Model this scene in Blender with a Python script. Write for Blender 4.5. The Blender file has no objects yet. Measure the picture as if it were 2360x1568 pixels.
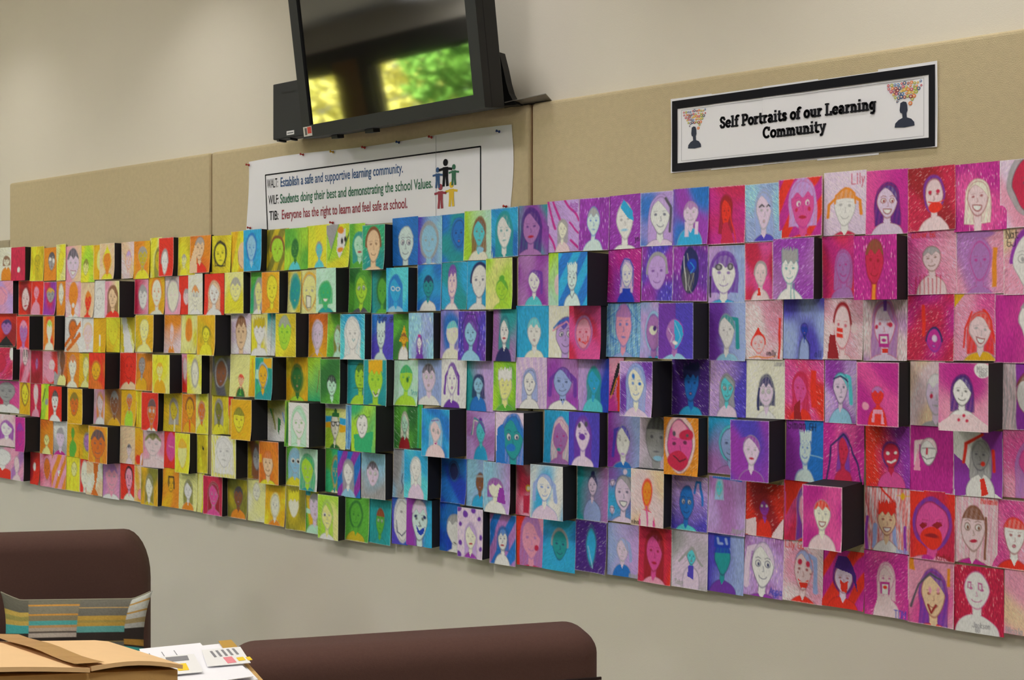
import bpy, bmesh, math, random
import numpy as np
from mathutils import Vector, Matrix

# ---------------------------------------------------------------- camera
SC = bpy.context.scene
COL = SC.collection
FPX, HX, HY, D, EZ = 2650.0, 1180.0, 760.0, 2.80, 1.50     # focal length in px, axis px, horizon px, distance to board, eye height
PHI = math.atan2(3358.0, FPX)
FWD = Vector((-math.cos(PHI), math.sin(PHI), 0)); RGT = Vector((math.sin(PHI), math.cos(PHI), 0)); UPV = Vector((0, 0, 1))
EYE = Vector((0, -D, EZ))
cam_d = bpy.data.cameras.new('camera'); cam = bpy.data.objects.new('camera', cam_d); COL.objects.link(cam)
cam.location = EYE; cam.rotation_euler = (math.pi/2, 0, math.pi/2 - PHI)
cam_d.sensor_width = 36.0; cam_d.lens = FPX/2360*36; cam_d.shift_y = -(784-HY)/2360.0; cam_d.clip_start = 0.02
SC.camera = cam

# ---------------------------------------------------------------- sky, sun, exposure
SC.view_settings.view_transform = 'Standard'; SC.view_settings.look = 'None'; SC.view_settings.gamma = 1.0
SC.view_settings.use_curve_mapping = False; SC.view_settings.exposure = -0.16
W = bpy.data.worlds.new('sky'); SC.world = W; W.use_nodes = True
wn = W.node_tree.nodes; wl = W.node_tree.links
bgn = wn['Background']; sky = wn.new('ShaderNodeTexSky'); sky.sky_type = 'NISHITA'; sky.sun_disc = False
sky.sun_elevation = math.radians(48); sky.sun_rotation = math.radians(25)
wl.new(sky.outputs['Color'], bgn.inputs['Color']); bgn.inputs['Strength'].default_value = 0.6
def add_light(name, kind, loc, rot, energy, color=(1, .96, .88), **kw):
    l = bpy.data.lights.new(name, kind); l.energy = energy; l.color = color
    for k, v in kw.items(): setattr(l, k, v)
    o = bpy.data.objects.new(name, l); COL.objects.link(o); o.location = loc; o.rotation_euler = rot
    return o
add_light('sun', 'SUN', (0, -12, 12), (math.radians(-42), 0, math.radians(12)), 110.0, (1, .95, .85), angle=0.01)
SC.cycles.use_denoising = True
SC.cycles.max_bounces = 6; SC.cycles.diffuse_bounces = 4; SC.cycles.glossy_bounces = 3; SC.cycles.transparent_max_bounces = 8
SC.cycles.sample_clamp_indirect = 6.0
SC.cycles.caustics_reflective = False; SC.cycles.caustics_refractive = False

# ---------------------------------------------------------------- helpers
def ray(x, y):
    return FWD + RGT*((x-HX)/FPX) + UPV*((HY-y)/FPX)
def at_y(x, y, yp=0.0):                 # pixel -> point on the vertical plane y = yp (parallel to the wall)
    d = ray(x, y); return EYE + d*((yp+D)/d.y)
def at_z(x, y, zp):                     # pixel -> point on the horizontal plane z = zp
    d = ray(x, y); return EYE + d*((zp-EZ)/d.z)
def lin(c):
    c = np.asarray(c, float); return np.where(c <= .04045, c/12.92, ((c+.055)/1.055)**2.4)
def hexlin(h, k=1.0):
    return tuple(np.clip(lin([int(h[i:i+2], 16)/255 for i in (0, 2, 4)])*k, 0, 1))
MATS = {}
def mat(name, hexc, rough=.6, noise=0.0, nscale=40, bump=0.0, bscale=200, metal=0.0, spec=.5, stretch=(1, 1, 1), k=1.25):
    if name in MATS: return MATS[name]
    m = bpy.data.materials.new(name); m.use_nodes = True; nt = m.node_tree; n = nt.nodes; b = n['Principled BSDF']
    col = hexlin(hexc, k)
    b.inputs['Base Color'].default_value = (*col, 1); b.inputs['Roughness'].default_value = rough
    b.inputs['Metallic'].default_value = metal; b.inputs['Specular IOR Level'].default_value = spec
    if noise or bump:
        tc = n.new('ShaderNodeTexCoord'); mp = n.new('ShaderNodeMapping'); mp.inputs['Scale'].default_value = stretch
        nt.links.new(tc.outputs['Object'], mp.inputs['Vector'])
    if noise:
        t = n.new('ShaderNodeTexNoise'); t.inputs['Scale'].default_value = nscale; t.inputs['Detail'].default_value = 4
        nt.links.new(mp.outputs['Vector'], t.inputs['Vector'])
        mx = n.new('ShaderNodeMix'); mx.data_type = 'RGBA'; mx.blend_type = 'MIX'
        mx.inputs[6].default_value = (*[c*(1-noise) for c in col], 1); mx.inputs[7].default_value = (*[min(1, c*(1+noise)) for c in col], 1)
        nt.links.new(t.outputs['Fac'], mx.inputs[0]); nt.links.new(mx.outputs[2], b.inputs['Base Color'])
    if bump:
        t2 = n.new('ShaderNodeTexNoise'); t2.inputs['Scale'].default_value = bscale; t2.inputs['Detail'].default_value = 3
        nt.links.new(mp.outputs['Vector'], t2.inputs['Vector'])
        bp = n.new('ShaderNodeBump'); bp.inputs['Strength'].default_value = bump; bp.inputs['Distance'].default_value = .004
        nt.links.new(t2.outputs['Fac'], bp.inputs['Height']); nt.links.new(bp.outputs['Normal'], b.inputs['Normal'])
    MATS[name] = m; return m
def emat(name, color, strength):
    m = bpy.data.materials.new(name); m.use_nodes = True; n = m.node_tree.nodes; b = n['Principled BSDF']
    b.inputs['Base Color'].default_value = (.8, .8, .8, 1); b.inputs['Emission Color'].default_value = (*color, 1); b.inputs['Emission Strength'].default_value = strength
    return m
def tag(o, label=None, cat=None, group=None, kind=None):
    if label: o['label'] = label
    if cat: o['category'] = cat
    if group: o['group'] = group
    if kind: o['kind'] = kind
    return o
def empty(name, loc, rz=0.0):
    o = bpy.data.objects.new(name, None); o.empty_display_size = .05; COL.objects.link(o); o.location = loc; o.rotation_euler.z = rz; return o
def pydata(name, verts, faces, m, parent=None, smooth=False):
    me = bpy.data.meshes.new(name); me.from_pydata([tuple(v) for v in verts], [], faces); me.update()
    if m: me.materials.append(m)
    if smooth: me.polygons.foreach_set('use_smooth', [True]*len(me.polygons))
    o = bpy.data.objects.new(name, me); COL.objects.link(o)
    if parent: set_parent(o, parent)
    return o
def world_of(p):
    m = p.matrix_basis if p.type != 'EMPTY' else Matrix.Translation(p.location) @ p.rotation_euler.to_matrix().to_4x4()
    return (world_of(p.parent) @ p.matrix_parent_inverse @ m) if p.parent else m
def set_parent(o, p):                   # child data are written in world space; keep them there
    o.parent = p; o.matrix_parent_inverse = world_of(p).inverted()
def bm_obj(name, bm, m, parent=None, smooth=False, bevel=0.0, seg=2, local=False):
    bmesh.ops.recalc_face_normals(bm, faces=bm.faces)
    me = bpy.data.meshes.new(name); bm.to_mesh(me); bm.free()
    if m: me.materials.append(m)
    if smooth: me.polygons.foreach_set('use_smooth', [True]*len(me.polygons))
    o = bpy.data.objects.new(name, me); COL.objects.link(o)
    if bevel:
        b = o.modifiers.new('bevel', 'BEVEL'); b.width = bevel; b.segments = seg; b.limit_method = 'ANGLE'; b.angle_limit = math.radians(40)
    if parent:
        if local: o.parent = parent
        else: set_parent(o, parent)
    return o
def add_box(bm, a, b):
    vs = [bm.verts.new((x, y, z)) for x in (a[0], b[0]) for y in (a[1], b[1]) for z in (a[2], b[2])]
    for f in ((0,1,3,2),(4,6,7,5),(0,4,5,1),(2,3,7,6),(0,2,6,4),(1,5,7,3)): bm.faces.new([vs[i] for i in f])
def box(name, a, b, m, parent=None, bevel=0.0, seg=2, local=False):
    bm = bmesh.new(); add_box(bm, a, b); return bm_obj(name, bm, m, parent, bevel=bevel, seg=seg, local=local, smooth=False)
def prism(name, poly, off, m, parent=None, bevel=0.0, seg=2, local=False, smooth=False):   # polygon (3d points) extruded by off
    bm = bmesh.new(); off = Vector(off)
    a = [bm.verts.new(p) for p in poly]; b = [bm.verts.new(Vector(p)+off) for p in poly]; n = len(poly)
    bm.faces.new(a); bm.faces.new(b[::-1])
    for i in range(n): bm.faces.new((a[i], b[i], b[(i+1) % n], a[(i+1) % n]))
    return bm_obj(name, bm, m, parent, bevel=bevel, seg=seg, local=local, smooth=smooth)
def lathe(name, prof, loc, axis, m, parent=None, n=14):     # prof: (radius, distance along axis)
    bm = bmesh.new(); ax = Vector(axis).normalized(); q = Vector((0, 0, 1)).rotation_difference(ax)
    rings = [[bm.verts.new(Vector(loc)+q @ Vector((r*math.cos(2*math.pi*i/n), r*math.sin(2*math.pi*i/n), h))) for i in range(n)] for r, h in prof]
    for r0, r1 in zip(rings, rings[1:]):
        for i in range(n): bm.faces.new((r0[i], r0[(i+1) % n], r1[(i+1) % n], r1[i]))
    bm.faces.new(rings[0][::-1]); bm.faces.new(rings[-1])
    return bm_obj(name, bm, m, parent, smooth=True)

# ---------------------------------------------------------------- the room
WALLY, ZC = 0.025, 3.25
RX0, RX1, RY0 = -12.6, 2.6, -6.6
M_wall = mat('wall_paint', 'd2ccbf', .75, .03, 3, .12, 500)
M_felt = mat('felt_board', 'bfb08e', .95, .10, 60, .5, 420, k=1.2)
M_floor = mat('carpet', '8f8a84', .95, .2, 90, .4, 300)
M_ceil = mat('ceiling_tile', 'd8d4ca', .9, .05, 120)
M_white = mat('white_trim', 'dcdad2', .5)
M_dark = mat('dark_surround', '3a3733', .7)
def struct(o): o['kind'] = 'structure'; return o
struct(box('wall_front', (RX0, WALLY, 0), (RX1, WALLY+.15, ZC), M_wall))
struct(box('floor', (RX0, RY0, -.1), (RX1, WALLY, 0), M_floor))
struct(box('ceiling', (RX0, RY0, ZC), (RX1, WALLY+.15, ZC+.1), M_ceil))
struct(box('wall_left', (RX0-.15, RY0, 0), (RX0, WALLY+.15, ZC), M_wall))
struct(box('wall_right', (RX1, RY0, 0), (RX1+.15, WALLY+.15, ZC), M_wall))
struct(box('baseboard_front', (RX0, WALLY-.015, 0), (RX1, WALLY, .1), M_white, bevel=.004))
# back wall behind the camera with its windows (the left two show in the screen's reflection, the third is added for light)
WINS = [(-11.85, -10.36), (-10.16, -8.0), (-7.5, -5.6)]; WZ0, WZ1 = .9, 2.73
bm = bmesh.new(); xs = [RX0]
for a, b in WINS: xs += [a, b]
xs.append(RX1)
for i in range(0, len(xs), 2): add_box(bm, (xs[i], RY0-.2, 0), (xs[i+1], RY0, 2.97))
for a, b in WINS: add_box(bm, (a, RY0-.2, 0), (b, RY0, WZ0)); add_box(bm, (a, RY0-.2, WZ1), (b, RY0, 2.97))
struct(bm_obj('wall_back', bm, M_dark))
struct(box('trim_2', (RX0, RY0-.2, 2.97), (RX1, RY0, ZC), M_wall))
def glass_mat():
    m = bpy.data.materials.new('window_glass'); m.use_nodes = True; n = m.node_tree.nodes; l = m.node_tree.links
    n.remove(n['Principled BSDF']); t = n.new('ShaderNodeBsdfTransparent'); t.inputs[0].default_value = (.94, .97, .95, 1)
    g = n.new('ShaderNodeBsdfGlossy'); g.inputs['Roughness'].default_value = .02
    fr = n.new('ShaderNodeFresnel'); fr.inputs['IOR'].default_value = 1.3; mx = n.new('ShaderNodeMixShader')
    l.new(fr.outputs[0], mx.inputs[0]); l.new(t.outputs[0], mx.inputs[1]); l.new(g.outputs[0], mx.inputs[2]); l.new(mx.outputs[0], n['Material Output'].inputs['Surface'])
    return m
M_glass = glass_mat()
for i, (a, b) in enumerate(WINS):
    bm = bmesh.new(); t = .05
    add_box(bm, (a, RY0-.12, WZ0), (a+t, RY0-.06, WZ1)); add_box(bm, (b-t, RY0-.12, WZ0), (b, RY0-.06, WZ1))
    add_box(bm, (a+t, RY0-.12, WZ0), (b-t, RY0-.06, WZ0+t)); add_box(bm, (a+t, RY0-.12, WZ1-t), (b-t, RY0-.06, WZ1))
    w = struct(bm_obj('window_%d' % (i+1), bm, M_dark))
    pydata('pane', [(b-t, RY0-.09, WZ0+t), (a+t, RY0-.09, WZ0+t), (a+t, RY0-.09, WZ1-t), (b-t, RY0-.09, WZ1-t)], [(0, 1, 2, 3)], M_glass, w)
    box('window_sill', (a, RY0-.06, WZ0-.03), (b, RY0+.06, WZ0), M_white, w, bevel=.004)
# ceiling luminaires: recessed panels and a row of wall-washing downlights
M_lamp = emat('lamp_diffuser', (1, .95, .86), 6.0)
PANELS = [(-4.6, -2.3), (-2.2, -2.3), (.2, -2.3), (-7.0, -2.3), (-3.4, -4.6), (-.6, -4.6), (-8.1, -5.9), (-6.5, -4.8)]  # last two panels are added for more light at the room's left and back
PWORD = ['above the armchairs', 'above the wall monitor', 'near the right wall', 'towards the left wall', 'behind the photographer on the left', 'behind the photographer on the right', 'added to brighten the upper back wall', 'added beside the back windows for more light']
for (x, y), wd in zip(PANELS, PWORD):
    r = tag(empty('ceiling_panel_light', (x, y, ZC)), 'square recessed ceiling light panel '+wd, 'ceiling light', 'ceiling light panels')
    bm = bmesh.new(); h = .3; e = .03
    add_box(bm, (x-h-e, y-h-e, ZC-.02), (x+h+e, y-h, ZC)); add_box(bm, (x-h-e, y+h, ZC-.02), (x+h+e, y+h+e, ZC))
    add_box(bm, (x-h-e, y-h, ZC-.02), (x-h, y+h, ZC)); add_box(bm, (x+h, y-h, ZC-.02), (x+h+e, y+h, ZC))
    bm_obj('frame', bm, M_white, r); box('diffuser', (x-h, y-h, ZC-.008), (x+h, y+h, ZC), M_lamp, r)
    l = add_light('panel_lamp', 'AREA', (x, y, ZC-.03), (0, 0, 0), (18.0, 23.0, 24.0, 8.0, 18.0, 22.0, 30.0, 12.0)[PANELS.index((x, y))], (1, .97, .94), shape='SQUARE', size=.56)
    set_parent(l, r)
for i, x in enumerate((-6.6, -5.15, -3.7, -2.25, -.8)):
    r = tag(empty('downlight', (x, -.42, ZC)), 'round ceiling downlight washing the display wall, number %s from the left' % ['one', 'two', 'three', 'four', 'five'][i], 'downlight', 'wall washing downlights')
    lathe('trim_ring', [(.095, -.012), (.095, 0), (.075, 0), (.07, -.012)], (x, -.42, ZC), (0, 0, 1), M_white, r, 24)
    lathe('lens', [(.068, -.006), (.068, -.002)], (x, -.42, ZC), (0, 0, 1), M_lamp, r, 24)
    l = add_light('downlight_lamp', 'SPOT', (x, -.42, ZC-.02), (0, 0, 0), (13.0, 18.0, 25.0, 38.0, 46.0)[i], (1, .97, .92), spot_size=math.radians(105), spot_blend=.9, shadow_soft_size=.06)
    set_parent(l, r)
# trees outside the windows
def foliage_mat(name, a, b):
    m = bpy.data.materials.new(name); m.use_nodes = True; n = m.node_tree.nodes; l = m.node_tree.links
    t = n.new('ShaderNodeTexNoise'); t.inputs['Scale'].default_value = 2.5; t.inputs['Detail'].default_value = 3
    tc = n.new('ShaderNodeTexCoord'); l.new(tc.outputs['Object'], t.inputs['Vector'])
    mx = n.new('ShaderNodeMix'); mx.data_type = 'RGBA'; mx.inputs[6].default_value = (*hexlin(a), 1); mx.inputs[7].default_value = (*hexlin(b), 1)
    l.new(t.outputs['Fac'], mx.inputs[0]); l.new(mx.outputs[2], n['Principled BSDF'].inputs['Base Color']); n['Principled BSDF'].inputs['Roughness'].default_value = .8
    return m
M_leafy = foliage_mat('leaves_yellow', 'e6da78', 'b6bc4a'); M_leafg = foliage_mat('leaves_green', '3f7a1e', '6a9a2a'); M_bark = mat('bark', '5a4632', .9, .3, 20)
struct(box('ground_outside', (-40, -40, -.35), (10, RY0-.2, -.25), mat('paving', '8a867c', .9, .15, 3)))
def tree(x, y, h, rad, m, label):
    rng = np.random.default_rng(int(abs(x*10)+abs(y)*7))
    r = tag(empty('tree', (x, y, -.25)), label, 'tree', 'trees outside the windows')
    lathe('trunk', [(.14, 0), (.1, h*.5), (.06, h*.9)], (x, y, -.25), (0, 0, 1), M_bark, r, 10)
    n = 1100 if m is M_leafy else 1800; c = rng.normal(size=(n, 3)); c /= np.linalg.norm(c, axis=1)[:, None]; c *= (rng.random(n)**.4)[:, None]*np.array([rad, rad, rad*1.15]); c += [x, y, h]
    a = rng.normal(size=(n, 3)); a /= np.linalg.norm(a, axis=1)[:, None]; b = np.cross(a, rng.normal(size=(n, 3))); b /= np.linalg.norm(b, axis=1)[:, None]
    s = .12; v = np.stack([c-a*s, c+b*s*.55, c+a*s, c-b*s*.55], 1).reshape(-1, 3)
    o = pydata('leaf_crown', v, [(4*i, 4*i+1, 4*i+2, 4*i+3) for i in range(n)], m, r); o['kind'] = 'stuff'
tree(-20.5, -13.9, 2.7, 1.35, M_leafy, 'yellow leafed tree farthest left beyond the windows')
tree(-17.75, -14.3, 2.6, 1.3, M_leafy, 'yellow leafed tree just left of the green one outside')
tree(-15.1, -13.2, 2.8, 1.3, M_leafg, 'dark green bushy tree outside the middle window')
tree(-11.0, -13.6, 2.7, 1.4, M_leafg, 'green tree farthest right beyond the windows')
M_curt = mat('brown_curtain', '7a5a36', .9, .15, 15)
bm = bmesh.new(); pts = [(-10.72+.44*i/24, RY0+.05+.025*math.sin(i*1.3)) for i in range(25)]
vs = [[bm.verts.new((px, py, z)) for px, py in pts] for z in (.7, 2.8)]
for i in range(24): bm.faces.new((vs[0][i], vs[0][i+1], vs[1][i+1], vs[1][i]))
tag(bm_obj('curtain', bm, M_curt, smooth=True), 'narrow brown curtain beside the leftmost back window', 'curtain')

# ---------------------------------------------------------------- felt board along the front wall
def wz(k): return EZ + k*D/math.cos(PHI)      # height on the board plane of a line running to the wall's vanishing point with slope k
ZT = wz(.1536); ZB = .875
seams = [at_y(20, HY).x, at_y(485, HY).x, at_y(1222, HY).x, at_y(1222, HY).x+1.56, at_y(1222, HY).x+3.1]
fw = struct(empty('felt_board_wall', (seams[2], 0, ZB)))
fw.name = 'trim_1'
for i in range(4):
    box('felt_panel', (seams[i]+.004, 0, ZB), (seams[i+1]-.004, WALLY, ZT), M_felt, fw, bevel=.012, seg=3)
low = box('felt_panel', (seams[0]-1.6, 0.004, ZB), (seams[0]-.004, WALLY, wz(.0946)), mat('felt_grey', 'a39982', .95, .1, 60, .5, 420), fw, bevel=.012, seg=3)
for s in seams[:4]:
    box('joint_strip', (s-.004, .012, ZB), (s+.004, WALLY, ZT-.004), mat('joint_brown', '6a4a30', .8), fw)

# ---------------------------------------------------------------- lettering: stroke glyphs on a 4 x 8 grid (x, y digits; 0 cap line, 6 base line, 8 descender)
GL = {'A':'06 20 46/14 34','B':'00 06 36 45 44 33 03/33 42 41 30 00','C':'41 30 10 01 05 16 36 45','D':'00 06 26 44 42 20 00','E':'40 00 06 46/03 33','F':'40 00 06/03 33',
'G':'41 30 10 01 05 16 36 45 43 23','H':'00 06/40 46/03 43','I':'20 26','J':'40 45 36 16 05','K':'00 06/40 03 46','L':'00 06 46','M':'06 00 23 40 46','N':'06 00 46 40','O':'10 01 05 16 36 45 41 30 10',
'P':'06 00 30 41 42 33 03','R':'06 00 30 41 42 33 03/23 46','S':'41 30 10 01 02 13 33 44 45 36 16 05','T':'00 40/20 26','U':'00 05 16 36 45 40','V':'00 26 40','Y':'00 23 40/23 26','W':'00 16 23 36 40',
'a':'33 12 03 05 16 35/32 36','b':'00 06/03 22 34 35 26 06','c':'33 12 03 05 16 35','d':'30 36/33 12 03 05 16 35','e':'04 34 33 22 12 03 05 16 35','f':'30 20 11 16/03 33','g':'32 37 28 08/33 12 03 05 16 35',
'h':'00 06/03 22 33 36','i':'12 16/10 11','j':'22 27 08/20 21','k':'00 06/32 04 36','l':'10 16','m':'06 02/03 12 23 26/23 32 43 46','n':'06 02/03 22 33 36','o':'12 03 05 16 26 35 33 22 12','p':'02 08/03 22 34 35 26 06',
'r':'06 02/04 22 32','s':'32 12 03 14 24 35 26 06','t':'10 15 26 36/02 32','u':'02 05 16 36 32','v':'02 16 32','w':'02 16 24 36 42','y':'02 15/32 08','z':'02 32 06 36',
'0':'10 01 05 16 36 45 41 30 10','1':'11 20 26','2':'01 10 30 41 06 46','3':'00 40 23 44 36 06','4':'30 04 44/30 36','5':'40 00 03 33 44 36 06','6':'30 10 02 05 16 36 45 43 03','8':'13 01 10 30 41 33 13 05 16 36 45 33','9':'43 13 02 10 30 42 36','.':'15 16',',':'25 17',':':'12 13/15 16'}
ADV = {'i':3.0,'l':3.0,'.':3.0,':':3.0,' ':3.0,'I':4.5,'m':6.0,'w':6.0,'M':6.0,'f':4.2,'t':4.6,'j':4.0}
def glyph_lines(text):
    out, x = [], 0.0
    for ch in text:
        for s in GL.get(ch, '').split('/') if ch in GL else []:
            out.append([(x+int(p[0]), int(p[1])) for p in s.split()])
        x += ADV.get(ch, 5.2)
    return out, x

# ---------------------------------------------------------------- painted portraits
PALS = '''w dcd7de white,cr e2dcc6 cream,k 1d1c24 black,gy 96969a grey,dg 4d4c58 charcoal,r d62f20 red,dr 8e1a24 dark red,cm bb2248 crimson,mg b3268a magenta,hp cc4a92 hot pink,pk da90ac pink,lp e4c0c6 pale pink,
sk e6ba98 peach,or ea8422 orange,do cb6a20 burnt orange,am e0a51a amber,y dccf30 yellow,ly e2dc8c pale yellow,oy bcaa22 mustard,ol 77762a olive,lg 9ecb36 lime,g 56a438 green,dgn 2b6a32 dark green,eg 30a56e emerald,te 1f8f96 teal,mt acd9bf mint,
aq 52bfcc aqua,cy 2a9dd0 bright blue,sb 88b9da sky blue,b 1f6cc0 blue,db 1c3bb0 royal blue,nv 20265e navy,pb 8fa2d6 periwinkle,in 4a3eb4 indigo,v 6833a0 violet,dv 44207c deep violet,pu 8c34a4 purple,lv b495d2 lavender,lm cfbddb lilac white,pm d2e4dd pale mint,ib c2dbe8 ice blue,mv a36fb2 mauve,br 7c4c30 brown'''
PAL, PNAME = {}, {}
for it in PALS.replace('\n', '').split(','):
    c, h, nm = it.split(' ', 2); PAL[c] = np.minimum(lin([int(h[i:i+2], 16)/255 for i in (0, 2, 4)])*1.36, .92); PNAME[c] = nm
class Canvas:
    def __init__(s, nx, ny, asp, seed):
        s.rng = np.random.default_rng(seed); s.asp = asp; s.nx, s.ny = nx, ny
        u, v = np.meshgrid(np.linspace(0, 1, nx), np.linspace(0, 1, ny))
        s.X0 = u*asp; s.V0 = v; r = s.rng
        w = lambda: sum(.006*np.sin(r.uniform(4, 14)*u+r.uniform(4, 14)*v+r.uniform(0, 6)) for _ in range(3))
        s.X = u*asp + w()*.8; s.V = v + w(); s.U = s.X/asp; s.e = .8/ny
        s.C = np.ones((ny, nx, 3))*PAL['w']
        b = sum(np.sin(r.uniform(-7, 7)*u+r.uniform(-7, 7)*v+r.uniform(0, 6)) for _ in range(4)); s.blot = 1/(1+np.exp(-b*1.4))
        h = r.random((ny, nx)); k = r.integers(0, 3)
        for q in range(4):
            h = h+np.roll(h, (1+q % 2, 0) if k == 0 else ((1, 1) if k == 1 else (1, -1)), (0, 1))
        h = (h-h.mean())/h.std(); s.hf = h
    def put(s, m, col, a=1.0):
        m = np.clip(m*a, 0, 1)[..., None]; c = PAL[col] if isinstance(col, str) else col
        s.C = s.C*(1-m)+c*m
    def sm(s, d): return np.clip(.5-d/(2*s.e), 0, 1)          # signed distance -> coverage
    def ell(s, cx, cy, rx, ry):
        rx = max(rx*s.asp, 1e-3); return (np.sqrt(((s.X-cx*s.asp)/rx)**2+((s.V-cy)/ry)**2)-1)*min(rx, ry)
    def egg(s, cx, cy, rx, ry, k=.26):
        t = (s.V-cy)/ry; rxx = np.maximum(rx*s.asp*(1-k*np.clip(t, 0, 1.2)), 1e-3)
        return (np.sqrt(((s.X-cx*s.asp)/rxx)**2+t**2)-1)*min(rx*s.asp, ry)
    def seg(s, pts):
        d = np.full(s.X.shape, 9.0)
        for (x0, y0), (x1, y1) in zip(pts, pts[1:]):
            x0, x1 = x0*s.asp, x1*s.asp; dx, dy = x1-x0, y1-y0; L = dx*dx+dy*dy+1e-9
            t = np.clip(((s.X-x0)*dx+(s.V-y0)*dy)/L, 0, 1); d = np.minimum(d, np.hypot(s.X-x0-t*dx, s.V-y0-t*dy))
        return d
    def line(s, col, w, pts, a=1.0):
        w = max(w/2, .55*s.e); s.put(s.sm(s.seg(pts)-w), col, a)
    def poly(s, col, pts):
        ins = np.zeros(s.X.shape, bool); n = len(pts)
        for i in range(n):
            (x0, y0), (x1, y1) = pts[i], pts[(i+1) % n]
            if y0 == y1: continue
            c = ((s.V < y0) != (s.V < y1)); xi = x0+(s.V-y0)/(y1-y0)*(x1-x0); ins ^= c & (s.U < xi)
        s.put(ins*1.0, col)
    def back(s, bg):
        star = '*' in bg; bg = bg.replace('*', ''); op = next((c for c in '%>^/!:' if c in bg), None)
        if op is None: s.C[:] = PAL[bg]
        else:
            a, b = (PAL[q] for q in bg.split(op)); n = s.blot
            t = {'%': n*n*(3-2*n), '>': np.clip(s.U*1.6-.3+(n-.5)*.5, 0, 1), '^': np.clip(s.V*1.4-.2+(n-.5)*.4, 0, 1), '/': np.clip(.5+2.2*np.sin(s.X0*16+s.V0*9+n*1.5), 0, 1),
                 '!': np.clip(.5+.8*np.sin(s.X0*90+n*6)*np.sin(s.V0*7+s.X0*40), 0, 1)*.7, ':': (s.U > .5)*1.0}[op][..., None]
            s.C = a*(1-t)+b*t
        s.C = s.C*(1+.05*s.hf+.12*(np.roll(s.blot, 7)-.5))[..., None]
        if star: s.put((s.hf > 1.4)*np.clip((s.hf-1.4)*.8, 0, 1), 'w', .42); s.C = s.C*(1+.07*s.hf)[..., None]
    def person(s, face, ln, hair, shirt, cx, cy, rx, ry, mo):
        hk = np.clip(.86+.09*np.sin((s.X0*1.0+.15*s.V0)*150/max(s.asp*10*rx, .6))+.05*s.hf, 0, 1); A = s.asp; hc, hs = hair.split('.') if '.' in hair else (None, '')
        fd = s.egg(cx, cy, rx, ry); dx = (s.X-cx*A)/(rx*A); V = s.V; lw = .011
        big = s.egg(cx, cy-.06*ry, rx*1.22, ry*1.16, .1)
        if hs in 'lb' and hc:
            bot = cy+ry*(1.5 if hs == 'l' else .95); reg = np.minimum(big, np.maximum(np.abs(s.X-cx*A)-rx*A*1.25, np.maximum(cy-ry*.1-V, V-bot)))
            s.put(s.sm(reg)*hk, hc); s.put(s.sm(np.abs(reg)-lw*.4), ln if ln != '-' else hc, .45)
        if hs == 'h': s.put(s.sm(big)*hk, hc); s.put(s.sm(np.abs(big)-lw*.35), ln if ln != '-' else hc, .35)
        if hs == 't':
            for q in (-1, 1): s.line(hc, rx*A*.42, [(cx+q*rx*.9, cy-.5*ry), (cx+q*rx*1.35, cy-.2*ry), (cx+q*rx*1.4, cy+.9*ry)])
        if hs in 'pq' and hc:
            q = 1 if hs == 'p' else -1
            s.line(hc, rx*A*.5, [(cx+q*rx*.7, cy-.8*ry), (cx+q*rx*1.3, cy-.7*ry), (cx+q*rx*1.45, cy+.2*ry), (cx+q*rx*1.5, cy+1.0*ry)])
        if hs == 'u' and hc: s.put(s.sm(s.ell(cx, cy-1.15*ry, rx*.45, ry*.3)), hc)
        st = cy+ry*1.28
        if shirt != '.' and cy+ry < .97:
            s.put(s.sm(np.maximum(np.abs(s.X-cx*A)-rx*A*.34, np.maximum(cy+.5*ry-V, V-(st+.08 if shirt != '-' else 1.2)))), face)
            if ln != '-':
                for q in (-1, 1): s.line(ln, lw*.7, [(cx+q*rx*.34, cy+.93*ry), (cx+q*rx*.34, st+.02)], .6)
            if shirt != '-':
                sd = s.ell(cx, st+.30, min(rx*1.75, .6), .30); s.put(s.sm(sd), shirt); s.put(s.sm(np.abs(sd)-lw*.5), ln if ln != '-' else shirt, .55)
                s.poly(face, [(cx-rx*.36, st-.02), (cx+rx*.36, st-.02), (cx, st+.09)])
        s.put(s.sm(fd), face)
        s.C = s.C*(1-.07*(s.sm(fd)*np.clip(s.blot-.4, 0, 1))[..., None])
        if ln != '-': s.put(s.sm(np.abs(fd)-lw*.55), ln, .8)
        cap = s.egg(cx, cy, rx*1.07, ry*1.06)
        if hc:
            if hs in 'clbtpqu':
                lim = cy-ry*(.86-.62*np.minimum(np.abs(dx+.25), 1.3)**1.4) if hs in 'ltpqu' else cy-ry*(.45+.12*np.sin(dx*7+cx*9))
                s.put(s.sm(np.maximum(cap, V-lim))*hk, hc); s.put(s.sm(np.abs(np.maximum(cap, V-lim))-lw*.35), ln if ln != '-' else hc, .5)
            elif hs == 'f': s.put(s.sm(np.maximum(cap, V-(cy-.42*ry)))*hk, hc)
            elif hs == 'a': s.put(s.sm(np.maximum(np.abs(s.egg(cx, cy, rx*1.08, ry*1.07))-rx*A*.11, V-(cy+.1*ry))), hc)
            elif hs == 's':
                top = s.egg(cx, cy-.2*ry, rx*1.1, ry*1.25); lim = cy-1.38*ry+.3*ry*np.abs(((dx*3.7+.4*np.sin(dx*5+cx*20)) % 1)-.5)*2
                r_ = np.maximum(np.maximum(np.abs(s.X-cx*A)-rx*A*1.02, lim-V), V-(cy-ry*(.45+.1*np.sin(dx*9))))
                s.put(s.sm(r_), hc); s.put(s.sm(np.abs(r_)-lw*.4), ln if ln != '-' else hc, .7)
        if mo[0] == 'x': return
        L = ln if ln != '-' else 'dg'; ey = cy-.08*ry
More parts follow.
